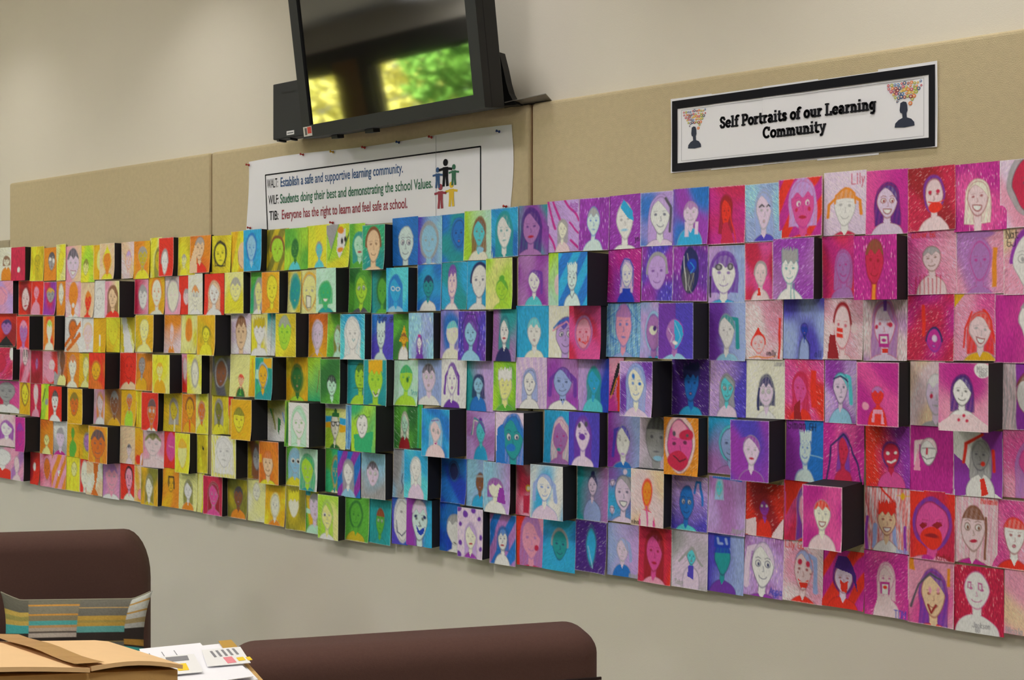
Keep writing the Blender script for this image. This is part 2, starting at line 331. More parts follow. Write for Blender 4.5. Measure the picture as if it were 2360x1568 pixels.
        for q in (-1, 1):
            ex = cx+q*.42*rx
            if 'B' in mo:
                s.put(s.sm(s.ell(ex, ey, .23*rx, .15*ry)), 'w', .85); s.put(s.sm(np.abs(s.ell(ex, ey, .23*rx, .15*ry))-lw*.45), L); s.put(s.sm(s.ell(ex+.04*rx, ey+.03*ry, .1*rx, .09*ry)), L)
                s.line(L, lw, [(ex-.22*rx, ey-.24*ry), (ex, ey-.3*ry), (ex+.22*rx, ey-.24*ry)], .8)
            else:
                s.put(s.sm(s.ell(ex, ey, .15*rx, .075*ry)), L, .8); s.line(L, lw*.8, [(ex-.18*rx, ey-.17*ry), (ex+.18*rx, ey-.19*ry)], .5)
            if 'G' in mo: s.put(s.sm(np.abs(s.ell(ex, ey, .3*rx, .15*ry))-lw*.6), 'w')
            if 'C' in mo: s.put(s.sm(s.ell(cx+q*.6*rx, cy+.2*ry, .13*rx, .1*ry)), 'cm')
        s.line(L, lw*.8, [(cx+.02*rx, cy+.05*ry), (cx+.08*rx, cy+.27*ry), (cx-.04*rx, cy+.29*ry)], .7)
        my = cy+.55*ry; c = mo[0]
        if c == 's': s.line(L, lw*1.1, [(cx+rx*.36*math.sin(t), my-.08*ry+ry*.14*math.cos(t)) for t in np.linspace(-1.4, 1.4, 7)], .9)
        elif c == 'f': s.put(s.sm(s.ell(cx, my, .24*rx, .045*ry)), L, .75)
        elif c == 'o': s.put(s.sm(s.ell(cx, my, .2*rx, .11*ry)), L, .85); s.put(s.sm(s.ell(cx, my, .11*rx, .05*ry)), 'pk', .6)
        elif c == 'r': s.put(s.sm(s.ell(cx, my, .3*rx, .085*ry)), 'cm'); s.line('dr', lw*.6, [(cx-.28*rx, my), (cx+.28*rx, my)])
        elif c == 'g':
            d_ = np.maximum(s.ell(cx, my-.1*ry, .42*rx, .3*ry), (my-.1*ry)-s.V); s.put(s.sm(d_), 'w'); s.put(s.sm(np.abs(d_)-lw*.6), L if L != 'gy' else 'dr')
    def run(s, ops):
        for op in [o.strip() for o in ops.split(';') if o.strip()]:
            t = op.split(); k, c = t[0], t[1]
            if k == 'P': s.person(t[1], t[2], t[3], t[4], *[float(q) for q in t[5:9]], t[9])
            elif k == 'E': s.put(s.sm(s.ell(*[float(q) for q in t[2:6]])), c)
            elif k == 'R':
                x0, y0, x1, y1 = (float(q) for q in t[2:6]); s.put(s.sm(np.maximum(np.abs(s.X-(x0+x1)/2*s.asp)-(x1-x0)/2*s.asp, np.abs(s.V-(y0+y1)/2)-(y1-y0)/2)), c)
            elif k == 'L': p = [float(q) for q in t[3:]]; s.line(c, float(t[2]), list(zip(p[::2], p[1::2])))
            elif k == 'G': p = [float(q) for q in t[2:]]; s.poly(c, list(zip(p[::2], p[1::2])))
            elif k == 'T':
                x, y, h = (float(q) for q in t[2:5]); ls, wd = glyph_lines(' '.join(t[5:])); g = h/6; gx = min(g*.62/s.asp, (1.0-x)/max(wd, 1))
                sX, sV = s.X, s.V; s.X, s.V = s.X0, s.V0
                for l in ls: s.line(c, .013, [(x+px*gx, y+py*g) for px, py in l])
                s.X, s.V = sX, sV
    def finish(s, rough):
        s.C = s.C*(1+rough*s.hf)[..., None]
        if s.rng.random() < .6:                               # bare paper along the edges
            w = s.rng.uniform(.004, .014); ed = np.minimum(np.minimum(s.X0, s.asp-s.X0), np.minimum(s.V0, 1-s.V0))
            s.put(np.clip((w-ed+.003*s.hf)/(2*s.e)+.3, 0, 1), 'w', .6)
        return np.clip(s.C, .004, .92)
def paper_mat():
    m = bpy.data.materials.new('painted_paper'); m.use_nodes = True; nt = m.node_tree; n = nt.nodes; l = nt.links; b = n['Principled BSDF']
    at = n.new('ShaderNodeAttribute'); at.attribute_name = 'ink'; tc = n.new('ShaderNodeTexCoord'); oi = n.new('ShaderNodeObjectInfo')
    mp = n.new('ShaderNodeMapping'); mp.inputs['Scale'].default_value = (1, 1, .22); l.new(tc.outputs['Object'], mp.inputs['Vector'])
    cb = n.new('ShaderNodeCombineXYZ'); l.new(oi.outputs['Random'], cb.inputs['Y']); mu = n.new('ShaderNodeMath'); mu.operation = 'MULTIPLY'; mu.inputs[1].default_value = 3.1; l.new(oi.outputs['Random'], mu.inputs[0]); l.new(mu.outputs[0], cb.inputs['X'])
    l.new(cb.outputs[0], mp.inputs['Rotation'])
    t = n.new('ShaderNodeTexNoise'); t.inputs['Scale'].default_value = 520; t.inputs['Detail'].default_value = 3; l.new(mp.outputs['Vector'], t.inputs['Vector'])
    rp = n.new('ShaderNodeMapRange'); rp.inputs[1].default_value = .3; rp.inputs[2].default_value = .75; rp.inputs[3].default_value = .9; rp.inputs[4].default_value = 1.14; l.new(t.outputs['Fac'], rp.inputs[0])
    mx = n.new('ShaderNodeVectorMath'); mx.operation = 'SCALE'; l.new(at.outputs['Color'], mx.inputs[0]); l.new(rp.outputs[0], mx.inputs['Scale'])
    l.new(mx.outputs[0], b.inputs['Base Color']); b.inputs['Roughness'].default_value = .62; b.inputs['Specular IOR Level'].default_value = .35
    return m
M_paper = paper_mat(); M_black = mat('black_card', '1c1c22', .8, .15, 60, k=1.0)
def grid_mesh(name, P, C):              # P (ny,nx,3) points, C (ny,nx,3) linear colours
    ny, nx = P.shape[:2]; i = np.arange(ny*nx).reshape(ny, nx)
    q = np.stack([i[:-1, :-1], i[1:, :-1], i[1:, 1:], i[:-1, 1:]], -1).reshape(-1, 4); nf = len(q)
    me = bpy.data.meshes.new(name); me.vertices.add(ny*nx); me.vertices.foreach_set('co', P.reshape(-1).astype(np.float32))
    me.loops.add(nf*4); me.loops.foreach_set('vertex_index', q.reshape(-1).astype(np.int32))
    me.polygons.add(nf); me.polygons.foreach_set('loop_start', np.arange(0, nf*4, 4, dtype=np.int32)); me.polygons.foreach_set('loop_total', np.full(nf, 4, np.int32))
    me.update(calc_edges=True); me.polygons.foreach_set('use_smooth', np.ones(nf, bool))
    a = me.attributes.new('ink', 'FLOAT_COLOR', 'POINT'); a.data.foreach_set('color', np.concatenate([C.reshape(-1, 3), np.ones((ny*nx, 1))], 1).reshape(-1).astype(np.float32))
    me.materials.append(M_paper); return me
DATA = '''
#1
-14 27 573 647|cr|P cr br br.b or .72 .42 .16 .14 f
26 58 570 647 s15|cm|E w .55 .68 .1 .09
71 102 570 648|y%oy|L am .02 .55 0 .2 .9;P oy ol - - .5 .45 .2 .2 f
102 131 573 647|or|P gy k dg.c . .6 .42 .26 .27 oB;E w .48 .36 .08 .06;E w .74 .4 .08 .06
130 152 565 647|y%ly|P y oy - . .5 .5 .3 .3 n
151 188 569 650|pk>sk|P lm gy dg.c . .48 .5 .36 .4 g
188 219 568 651|lg%y|P ly ol ol.c . .35 .6 .2 .2 f
216 242 566 645|am|E ly .6 .45 .3 .3
230 264 561 644 s16|sk|P or do y.h y .5 .5 .24 .25 f;G y .32 .28 .5 .04 .7 .28
280 310 560 642|lp%sk|P lp or lv.c - .55 .5 .22 .25 f
309 346 558 643|am%or|P oy gy gy.c y .55 .42 .26 .26 f
346 374 550 640|ly%y|P oy ol ol.l . .75 .6 .3 .28 f
366 400 548 637 s14|r|P w gy gy.a . .42 .64 .22 .3 s
411 450 547 635|y%oy|P ly gy gy.c y .36 .6 .14 .14 s
438 488 543 629 s5 c12|or%do|P sk br gy.c r .45 .35 .22 .3 f;G sk -.1 1 .25 .2 .35 1
485 535 545 630 c10|y%oy|P y k k.h . .46 .5 .26 .3 f;L k .03 .22 .8 .2 .3 .46 .14 .7 .3 .72 .8 .22 .8
533 565 535 628|am%y|E sk .85 .6 .35 .32;L br .015 .5 .5 .55 .8 .8 .9
561 603 529 625 s17|cy|P sb b b.h cy .45 .45 .25 .3 s
613 667 530 625|ol/oy|P lg ol br.a . .5 .5 .26 .3 n;L ol .02 .1 0 .14 1;L ol .02 .85 0 .9 1
657 710 528 622|lg%g|P dgn g dgn.c aq .45 .5 .16 .24 f
707 760 521 617|lg%y|P aq gy gy.a aq .55 .6 .13 .18 s
753 806 519 618|lg%y|G gy -.1 -.1 .6 -.1 .2 .6;G w .5 .2 .85 .1 .8 .5 .55 .8 .45 .6;L g .03 .55 0 .1 .8;L dgn .04 1 .2 .8 .5;E or .62 .15 .14 .08;E k .68 .38 .05 .07;E k .82 .35 .05 .07;E or .6 .58 .12 .06|lime sheet, white clown face, black oval eyes
805 842 517 618|g>lg|P mt eg te.l g .65 .5 .36 .26 r
835 887 518 622 s21|te%eg*|P sk br br.a sk .5 .46 .3 .36 s
905 964 503 612|b|P ib nv ib.c ib .52 .55 .3 .35 sB
964 1019 501 609|in>sb|P sb gy gy.h w .46 .52 .33 .35 s
1016 1080 495 604|te%b|P b nv b.h . .65 .42 .22 .28 o
1070 1137 487 600|lg>mt|P aq br br.l cr .52 .45 .2 .27 f;E sb .58 .78 .1 .06
1132 1195 481 593|b%cy|P w te te.l te .48 .48 .26 .34 f
1195 1266 475 588|pu%te|P mv dv dv.l mv .42 .45 .28 .33 r
1262 1335 464 581|lv|L mg .05 .02 0 .25 .55;L mg .05 .2 .02 .42 .4;L mg .05 .55 0 1 .4;L mg .04 .7 .45 1 .65;L mg .05 .05 .65 .3 1;L mg .05 .75 .78 1 .95;P cr gy gy.l lp .48 .57 .14 .17 f;T pu .72 .05 .1 Avia;T pu .82 .14 .1 2a
1335 1405 458 578|pu*|P ib b gy.c ib .48 .45 .2 .26 f
1405 1479 451 574|pu*|P w gy - w .48 .48 .25 .34 n;E sb .46 .66 .1 .025;G cy .35 .22 .45 .08 .72 .3 .75 .5 .6 .45;T k .8 .78 .09 yn
1476 1552 444 567|lv%b|P pm nv lv.l lm .6 .45 .29 .33 s;L dg .05 .78 .14 .92 .3 .9 .75
1551 1634 435 565|b%pu|P lm gy mv.c cy .5 .45 .2 .2 s;R lm .35 .6 .45 .85;R lm .62 .6 .72 .82
1629 1719 431 563|cm%mg|P r dr dr.l . .5 .45 .14 .24 f;G cm .44 .64 .56 .62 .72 1 .36 1;L r .02 .6 .4 .68 .7 .78 1
1717 1803 425 557|pb%sb*|P lm gy pb.l in .52 .48 .2 .3 o;L k .022 .4 .4 .46 .36 .5 .39;L k .022 .58 .39 .62 .36 .68 .39
1795 1898 412 547 c14|r/mg|P hp mg lv.b r .55 .46 .26 .38 rBC
1899 1997 397 542|lm!lm|P w gy or.f cm .5 .56 .25 .29 s;L or .05 .26 .42 .12 .5 .1 .72;L or .05 .76 .42 .86 .46 .88 .68;L or .03 .26 .5 .28 .36 .5 .26 .72 .36 .75 .5;T cm .66 .05 .16 Lily
1996 2096 393 540|hp>mg|P lm dr dv.l lm .5 .5 .24 .25 gB
2093 2203 386 532|cm*%dr|P lp dr v.h lp .55 .45 .19 .26 n;L r .02 .44 .55 .6 .57 .74 .54;E r .58 .64 .14 .09;E cm .46 .4 .04 .03;E cm .64 .39 .04 .03
2199 2321 377 532|mg%hp*|P lp dr cr.l - .45 .52 .2 .25 g
2305 2420 367 524|pk%lm|P cm dg gy.h hp .75 .4 .5 .45 f
#2
-20 30 648 723 s13|lv%pk|E pk .45 .45 .3 .28;L mv .02 .2 .4 .45 .2 .7 .45 .6 .7
43 75 649 726|dr%r|P lp dr dr.h . .5 .55 .26 .33 r
73 101 650 726|r|P pk r - pk .4 .35 .2 .2 f
101 130 652 727|cm%pu|P gy dg am.c . .55 .4 .3 .22 o
130 152 650 728|or|P cr gy - . .5 .38 .26 .3 s
151 188 650 731|pk%lp|P or do or.f w .5 .42 .28 .38 f;E w .5 .68 .1 .06
187 218 653 732|sk|P r or or.c r .55 .55 .22 .28 f
216 243 649 733|w|P w gy - . .5 .5 .3 .3 f
242 275 648 732 s38|pk>ly|P sk br br.l r .55 .45 .3 .28 f
310 342 645 725|cm>pk|P w gy gy.c . .6 .52 .3 .33 f
342 380 640 725|am|P cr do or.a cr .5 .42 .3 .36 f
381 418 639 725|lp^pk|P cr lp gy.h . .5 .52 .34 .4 n
413 434 638 725|r|P lp gy gy.c . .85 .55 .35 .2 o
434 467 631 725 s5|cr|P cr gy or.c w .5 .55 .24 .24 sB
472 517 633 727|r|P w br sk.l w .5 .48 .24 .27 o
518 561 628 723 s16|y%ly|P ly gy gy.c . .58 .42 .28 .28 s
578 606 629 724|eg%g|P ly gy gy.l w .7 .5 .34 .3 f
603 644 627 722 s20|or>am|P y ol - am .58 .42 .3 .34 s
664 695 628 721|oy%ly|P te eg te.h . .55 .5 .34 .38 o
692 735 625 723|ly%sk|P ly gy am.h . .5 .5 .36 .4 n;R cr .36 .6 .58 .85;L dg .02 .36 .6 .58 .6 .58 .85 .36 .85 .36 .6
729 774 618 720 s31|mt|P eg g eg.b te .48 .58 .28 .24 g
805 857 618 721|dgn%g|P lg dgn g.l dg .55 .48 .26 .32 sB
856 892 625 723|te>dgn|P g dgn dgn.h g .7 .5 .3 .3 n
890 941 617 719 s21|cy%aq|P cy b b.l sb .42 .5 .26 .28 nG
962 1018 611 717|cy%b|P te nv nv.c w .46 .48 .2 .22 s
1018 1078 606 714|te%cy|P lp v v.c w .42 .42 .18 .34 s
1078 1123 603 714|cy|P w nv nv.a w .6 .42 .38 .35 n
1120 1181 595 713 s11|ly%lg|P lg g g.u lg .6 .62 .22 .19 s
1194 1265 590 705|pu%mv|P w v v.p aq .52 .52 .17 .22 s
1264 1290 585 704|lg^mt|E lp .8 .6 .3 .2
1287 1354 582 705 s50|b/cy|P ib nv ib.s ib .48 .48 .17 .22 s;L nv .012 .4 .78 .46 .86 .52 .78
1402 1478 576 697|mg*%pu|P w db lm.l db .58 .48 .16 .24 s;L db .022 .4 .7 .4 .35 .5 .2 .66 .2 .76 .35 .76 .7;R db .46 .74 .7 1.1
1479 1551 568 694|pu%in*|P lv v gy.a . .5 .48 .3 .32 s
1551 1632 568 695|v%pu*|E nv .5 .45 .25 .42;E dg .45 .6 .17 .24;L w .01 .32 .2 .36 .5 .4 .8;L gy .012 .42 .15 .5 .4 .44 .7 .55 .85;E db .54 .36 .13 .13;L cy .01 .5 .3 .6 .4 .5 .5;L nv .02 .38 .3 .6 .75;L gy .01 .6 .5 .48 .8|violet sheet with black and blue scribbled oval head
1633 1717 568 698|lv>pb|P w v v.b cy .42 .5 .32 .34 s;E dg .28 .38 .09 .06;E dg .6 .37 .09 .06;E gy .28 .38 .04 .035;E gy .6 .37 .04 .035;L k .03 .06 .55 .05 .9
1717 1782 560 692|cm%hp|P lp gy gy.a lp .55 .55 .2 .2 f;G r .47 .78 .53 .78 .56 .92 .44 .92
1781 1876 549 690 s19|mv%pu*|P w te gy.s w .42 .5 .2 .26 s;L te .012 .46 .76 .46 1;L te .012 .53 .76 .53 1
1895 1970 545 688|r%mg|P mv mg mv.l mv .65 .5 .22 .24 s
1968 2067 542 691 s26|mg*|P cm dr br.c - .48 .42 .21 .34 s;R or .44 .76 .52 1.1
2092 2205 532 679|hp>pk*|P lp br gy.c lp .5 .45 .18 .2 s;L cm .012 .18 .72 .16 1;L cm .012 .26 .7 .25 1;L cm .012 .34 .7 .34 1;L cm .012 .42 .75 .42 1;L cm .012 .5 .76 .5 1;L cm .012 .58 .7 .58 1;L cm .012 .66 .7 .67 1;T r .1 .02 .09 oliver 6s
2204 2315 529 677|pk%mv*|P mv mg mv.h mv .5 .5 .2 .3 n;E mv .5 .08 .3 .06;R or .75 .3 .85 .9
2313 2425 526 679|sk%pk*|P w gy pu.a mg .55 .5 .35 .42 fB;T k .06 .03 .12 Nat;T k .08 .15 .12 6J
#3
-20 39 725 798|dr%r|P mv v nv.c . .6 .42 .2 .22 f;G k .25 1 .6 .68 .9 1
38 68 729 806 s31|r|P mv mg pk.c pk .55 .48 .3 .33 s
100 126 729 807 s24|r%or|P cr ly lg.c cr .55 .42 .24 .28 f
150 190 733 812|w|P do br br.h sk .45 .35 .2 .25 f;G do 0 .75 .9 .1 .9 .25 0 .9;G do .2 1 .9 .55 .85 .4 .1 .95
188 218 733 812|w|P lp sk sk.a w .5 .5 .32 .3 s
216 245 730 813|am|G y .4 1 .5 .55 .6 1;L w .06 .5 .55 .5 .8
245 277 731 812|y%am|P y oy y.f . .5 .45 .34 .36 n
276 312 731 813|oy%ly|G w .15 0 .4 0 .9 1 .3 1;G oy .5 0 1 0 1 .9
312 354 726 812 s25|am%oy|P ly gy ly.c ly .5 .42 .24 .28 s
379 418 727 814|or^lp|P lp or - or .45 .5 .12 .25 f
417 454 727 815|ly%y|E or .5 .4 .22 .3;L do .02 .45 .2 .5 .6
454 496 726 820 s36|oy%am|P y ol ol.a y .5 .48 .2 .18 s
533 579 725 816|lm%w|P sk br br.c sk .5 .48 .28 .42 f
579 618 725 820|y%w|P w gy oy.s w .5 .45 .32 .28 n
616 637 724 820|te^w|L gy .02 .5 0 .5 1
635 682 723 823 s30|oy%y|P lg g gy.c . .45 .45 .3 .38 s
712 757 725 824|do^am|P lm gy lm.h am .45 .5 .24 .3 f
755 787 725 823|g%lg|P mt gy ol.l mt .75 .55 .22 .24 o
784 841 724 829 s15|cy%aq*|P w gy w.l w .5 .45 .26 .32 n;L te .015 .5 .55 .55 .6 .6 .55
856 909 726 830|b%in|P ib nv ib.s ib .42 .5 .18 .26 s;T k .28 .03 .11 Priya;T k .8 .07 .1 6H
907 942 726 829|dgn%g|G am .4 .6 .7 .25 1 .6;R br .6 .62 .85 .78;P am br br.f w .7 .55 .2 .12 n|green sheet with amber triangle hat and small brown face
942 999 721 827 s17|pb%sb*|P w v v.l v .45 .65 .1 .14 s;E mg .42 .5 .05 .03
1016 1060 716 827|b%lv|P cr lm aq.f cr .6 .48 .3 .24 n
1056 1120 717 832 s17|in%v*|P sb nv v.l sb .45 .45 .2 .26 s;L nv .018 .14 .8 .14 .3 .3 .06 .6 .06 .74 .3 .74 .8
1137 1191 715 833|mv%te|P w nv te.l nv .48 .42 .19 .24 r
1190 1265 706 824|cy|P w gy aq.c cr .55 .52 .2 .26 o
1265 1328 705 825|cr|P lv nv in.c aq .62 .58 .34 .34 sB;L pk .03 .15 .5 .4 .38 .65 .32 .95 .5;L b .03 .18 .45 .4 .3 .7 .26
1312 1385 705 828 s17|cm%hp|P pk cm mv.h . .45 .52 .24 .29 s;E r .34 .64 .035 .035;L r .022 .44 .68 .52 .72 .6 .66 .6 .58
1399 1477 701 823|sb!b*|P pk b mv.f pb .5 .42 .24 .38 f;L b .012 0 .3 .4 .1;L b .012 .6 .05 1 .4;L b .012 .1 .6 .35 .7
1477 1520 699 825|lv%pb|P mv v sb.h cy .72 .55 .4 .32 n;E cr .68 .5 .2 .08;E dv .75 .46 .1 .05
1517 1598 698 828 s36|v:in|P mv v - sb .47 .55 .24 .27 f;G cy .47 .29 .58 .33 .67 .43 .7 .55 .64 .68 .55 .78 .47 .82;L sb .012 .5 .35 .62 .6 .52 .75;L lm .012 .3 .45 .42 .6 .36 .7;E w .47 .7 .07 .03
1634 1720 698 832|v>pb|P w gy te.p sb .48 .5 .2 .28 n
1718 1805 694 829|pk%lp*|P lp r r.a lp .35 .74 .16 .17 f;G r .22 .6 .35 .43 .5 .62 .36 .56;R r .88 .3 .94 1;L or .02 .1 .97 .8 .95;T k .58 .85 .08 emily
1806 1899 690 828|in%pb|P db nv in.c pb .52 .52 .08 .1 o;L nv .014 .5 .62 .66 .75 .68 1;L nv .014 .4 1 .42 .72;T nv .8 .86 .1 oli
1894 1990 686 829|lp%pk*|P lp cm dr.a lp .5 .48 .2 .34 n;E lp .25 .5 .07 .08;E lp .77 .5 .07 .08;R r .38 .5 .52 .64;L lp .02 .38 .57 .52 .57;G dr .2 .62 .35 .62 .42 1 .18 1
1991 2091 693 832|lp%mv*|P lm cm mv.l lm .48 .42 .24 .36 n;R mg .36 .56 .58 .78;R w .4 .6 .54 .72;E mg .47 .67 .05 .03;E cm .3 .44 .04 .035;E cm .63 .4 .045 .045;G r .42 .8 .56 .8 .56 .86 .42 .86;R v .45 0 .53 .2
2091 2199 678 832|cm%mg*|P mg v nv.a . .58 .7 .15 .17 o;L r .05 .35 .2 .35 .6;E lm .6 .68 .05 .05
2198 2295 678 832|hp%pk*|P lp gy r.l am .64 .55 .26 .24 g;G am 0 0 .28 0 0 .22;L r .03 .25 .8 .28 .5 .45 .27;L r .03 1 .75 .9 .4 .7 .25
2292 2420 680 838|mg>hp|P w gy gy.c hp .85 .42 .4 .4 fB
#4
-20 30 801 875 s16|cm%hp*|E w .95 .2 .1 .2;P cm dr - . .4 .5 .3 .3 x
46 71 805 882|cm%pk|P lp k - . .5 .25 .25 .25 f;L k .03 .38 .02 .4 .2;L k .03 .6 .02 .6 .18
71 99 810 885|dr%cm|P mv dr - . .5 .4 .12 .16 n
99 133 812 885|r%pk|P lp pk - . .6 .45 .2 .2 n;E pk .5 .75 .3 .2
126 156 811 888|gy>do|P br dg - ly .6 .3 .2 .3 n
154 184 814 893|or|P cr gy do.c cr .45 .42 .28 .32 s
183 209 817 893|am%oy|P ly gy - ly .6 .42 .25 .3 n
205 242 814 897 s35|r%do|P am br do.h . .45 .5 .26 .25 s
277 315 815 898|r|P r dr - sk .55 .4 .3 .3 n
314 353 816 901|or%do|P gy br gy.c am .35 .35 .18 .22 fB
351 391 818 907 s29|ly%y|P ly am am.c am .42 .4 .18 .18 s
419 434 817 905|pk^r|P lp r - . .5 .4 .4 .3 x
431 465 817 908 s18|y%ly|P cr gy gy.h . .55 .5 .22 .32 n
490 531 823 912|ol%dg|P br dg gy.h . .5 .45 .3 .32 o
531 578 819 915|ly|P sk r r.c dgn .55 .6 .12 .12 f;G g .5 .95 .55 .82 .6 .95
575 590 821 915|y^am|L am .05 .5 .1 .5 .9
588 628 824 922 s32|eg%te|R am .5 .02 .95 .25;P am dg sb.h te .45 .45 .24 .28 s;R mt .05 .3 .22 .5
660 710 826 924|oy%am|P dgn ol dgn.h lg .5 .5 .24 .3 o
710 741 825 925|lg^eg|L br .02 .85 .3 .7 .8
738 784 828 931 s17|dgn%g|P mt k k.c g .6 .6 .24 .22 s
801 841 830 932|te|P lg dgn dgn.c lg .75 .4 .32 .3 f;L dgn .02 .4 .64 1 .64
838 891 829 936 s19|te|P lg g am.s lg .52 .45 .3 .38 n;L w .03 .42 .7 .5 .8 .6 .78 .68 .66;L k .02 .45 .72 .52 .78 .62 .74
909 964 832 935|mt|P lg eg eg.f lg .5 .4 .26 .28 n;E dgn .55 .44 .05 .06;T te .72 .66 .1 Troy
964 1018 832 934|pb|P lm gy dg.c w .45 .4 .28 .3 oB
1018 1076 830 940|w|P w v v.t v .42 .42 .2 .32 o
1075 1138 833 948|te>lv|P sb nv nv.l b .45 .48 .18 .18 f
1137 1191 834 948|g%lg|P ly gy w.s g .52 .5 .28 .28 f
1190 1261 826 942|lm!lv|P w nv pb.l w .45 .5 .2 .24 s
1261 1334 826 944|mv%pu|P pb nv v.t w .5 .48 .28 .27 s;G k .44 .8 .5 .83 .56 .8 .56 .85 .5 .83 .44 .85
1333 1405 828 949|lv>db|P cy te te.l aq .5 .44 .18 .24 o
1404 1438 826 948|pk^mg|G r .6 1 .55 .4 .9 .2 1 1;G k 0 .7 .6 .1 .8 .1 .3 .7;L or .02 .1 .75 .5 .4|pink sheet with orange and black diagonal shapes
1428 1504 833 961 s47|lv%v*|P cr b pb.l lm .5 .42 .24 .32 s;E b .42 .28 .04 .05;E b .62 .4 .04 .03
1549 1636 829 957|dv*|P b nv nv.s cy .52 .45 .2 .3 o
1637 1720 833 961|lv>in*|P aq dg gy.l lm .48 .5 .17 .22 sB
1720 1809 832 965|cr|P lm gy nv.b w .52 .55 .18 .25 sB;L nv .04 .33 .5 .32 .85;T gy .74 .02 .08 Lenard
1809 1900 829 969|r%hp*|P hp cm cm.l r .4 .5 .17 .24 f;R r .66 .2 .8 .8;G dr .25 .75 .4 .65 .42 1 .25 1
1901 1974 832 976|pu%lv*|P lm nv aq.p sb .5 .45 .22 .24 f;L nv .025 .3 .3 .5 .25 .72 .34
1974 2072 835 983 s26|mg%hp|P r cm mv.c r .5 .52 .14 .14 s;E pk .22 .68 .07 .06;G pk .38 .75 .62 .75 .68 .95 .34 .95;R r .42 .82 .6 1
2098 2178 832 982|lp%sk|P lm gy w.c gy .75 .52 .3 .3 f;E cm .62 .55 .05 .04;E cm .9 .6 .05 .04
2163 2278 837 995 s36|mg%pk|P w k dv.l w .48 .42 .19 .2 s;G lp .0 .9 .3 .75 .7 .75 1 .9 1 1 0 1;E cm .42 .82 .03 .025;E cm .58 .84 .03 .025;E cm .52 .76 .03 .025;E w .88 .1 .16 .1;T gy .78 .05 .08 Miss;T gy .82 .12 .07 Sue
2310 2428 836 992|lp!gy|R pu .28 -.1 1.1 1.1;P w dr br.c r .68 .5 .4 .38 f
#5
-22 45 880 951|cm%hp|P gy dg gy.c w .55 .35 .3 .3 f
45 70 878 956|am|P y br br.h . .5 .42 .3 .3 s
70 96 884 961|cm|P lp r - pk .5 .35 .22 .32 x
95 114 887 967|y%lg|L k .04 .5 .15 .2 .5;E gy .7 .5 .2 .1
112 142 891 971 s13|r|P w k k.f w .5 .42 .24 .3 r
156 190 896 978 s27|am|P do br ol.c . .45 .45 .28 .32 o
217 243 898 978|pk%lp|P lp gy or.l w .55 .42 .24 .28 s
242 279 897 981|am%br|P br gy gy.c am .6 .4 .24 .3 n
279 315 898 982|am|P do gy gy.c lg .55 .34 .16 .18 f
313 328 902 985|am%y|L oy .08 .5 .1 .5 .9
326 365 905 993 s13|r|P do gy dg.f w .62 .5 .24 .33 fB
378 421 907 995|oy%am|P oy br gy.l . .55 .45 .2 .25 f;L cr .04 .6 .7 .6 1
420 453 910 998|or|P am br br.a am .55 .38 .26 .26 f;L r .04 .55 .68 .55 1
452 481 908 1001|ly%y|P do gy do.h y .45 .45 .24 .22 o
488 529 911 1004|y%oy|P ol dg gy.l y .4 .4 .2 .24 o
526 538 912 1004|r^am|L am .1 .5 .3 .5 .9
532 580 921 1015 s38|am|P y br ol.f . .4 .52 .26 .3 s
617 663 926 1017|ol^w|G dgn .1 .2 .3 .2 .35 .6;G dgn .5 .4 .7 .5 .55 .85;L b .03 .75 .3 .95 .7;L ol .05 .2 .1 .4 .7
657 668 925 1030|g%lg|L dgn .05 .5 .05 .5 .9
665 712 929 1030 s38|w|P w g mt.l mt .5 .48 .3 .34 s
750 799 932 1035|ly%lg|R cy 0 .28 .3 .42;R am 0 .42 .3 .55;R cy .66 .32 1 .46;R am .66 .46 1 .62;R gy 0 0 1 .12;P cr k - dgn .45 .5 .18 .3 f;G dgn .3 .3 .3 .22 .4 .2 .45 .1 .52 .1 .56 .2 .66 .22 .66 .3;L k .035 .32 .42 .64 .42;E k .38 .46 .08 .05;E k .58 .46 .08 .05;E w .38 .45 .05 .035;E w .58 .45 .05 .035|striped green sheet with hatted figure wearing big black glasses
797 812 935 1036|sb!b|L b .03 .5 .05 .5 .95
810 866 935 1042 s42|lg%eg|G eg .1 .65 .9 .55 .85 1 .15 1;P w dg - . .45 .45 .24 .25 s;L dgn .015 .15 .3 .3 .2 .4 .28 .5 .18 .6 .26 .75 .24
908 964 936 1036|dgn%g*|P mt k cr.l dr .46 .42 .13 .22 f
963 975 935 1036|eg|L g .05 .5 .05 .5 .95
972 1036 943 1054 s39|b%cy|P lp gy sb.l lp .5 .45 .19 .22 n;E gy .42 .46 .04 .035;E gy .6 .48 .04 .035;G mg .44 .68 .5 .7 .56 .67 .52 .74;L v .02 .36 .24 .6 .24|blue sheet, pink faced girl with hairband
1075 1141 948 1061|mv%lv|P aq te v.u cy .5 .45 .14 .2 f;L te .03 .42 .22 .28 .15 .18 .5;L cr .02 .38 .24 .26 .2 .22 .5
1142 1207 951 1070 s45|lm|P te nv b.l lv .62 .5 .34 .4 nB;E b .55 .68 .16 .08;G b 0 .95 .08 .3 .3 .2 .36 1 0 1|pale sheet, large teal face, blue hair
1254 1313 948 1069|cy|P mv mg lp.l mv .66 .5 .28 .3 f;E te .6 .74 .08 .03
1311 1382 951 1075 s18|in|P lm v v.l lm .46 .42 .22 .3 n;E v .44 .46 .1 .06;E dg .36 .24 .05 .05;E dg .58 .22 .05 .05
1401 1475 952 1080|pu>pb|P w gy in.q b .48 .52 .2 .27 n;E lv .47 .74 .05 .02;R gy .3 .42 .4 .48;R w .32 .43 .38 .47
1475 1545 963 1083|lm%gy|P gy dg dg.f w .55 .42 .36 .42 f;L gy .015 .6 .38 .55 .6 .65 .62;E sb .6 .78 .14 .05
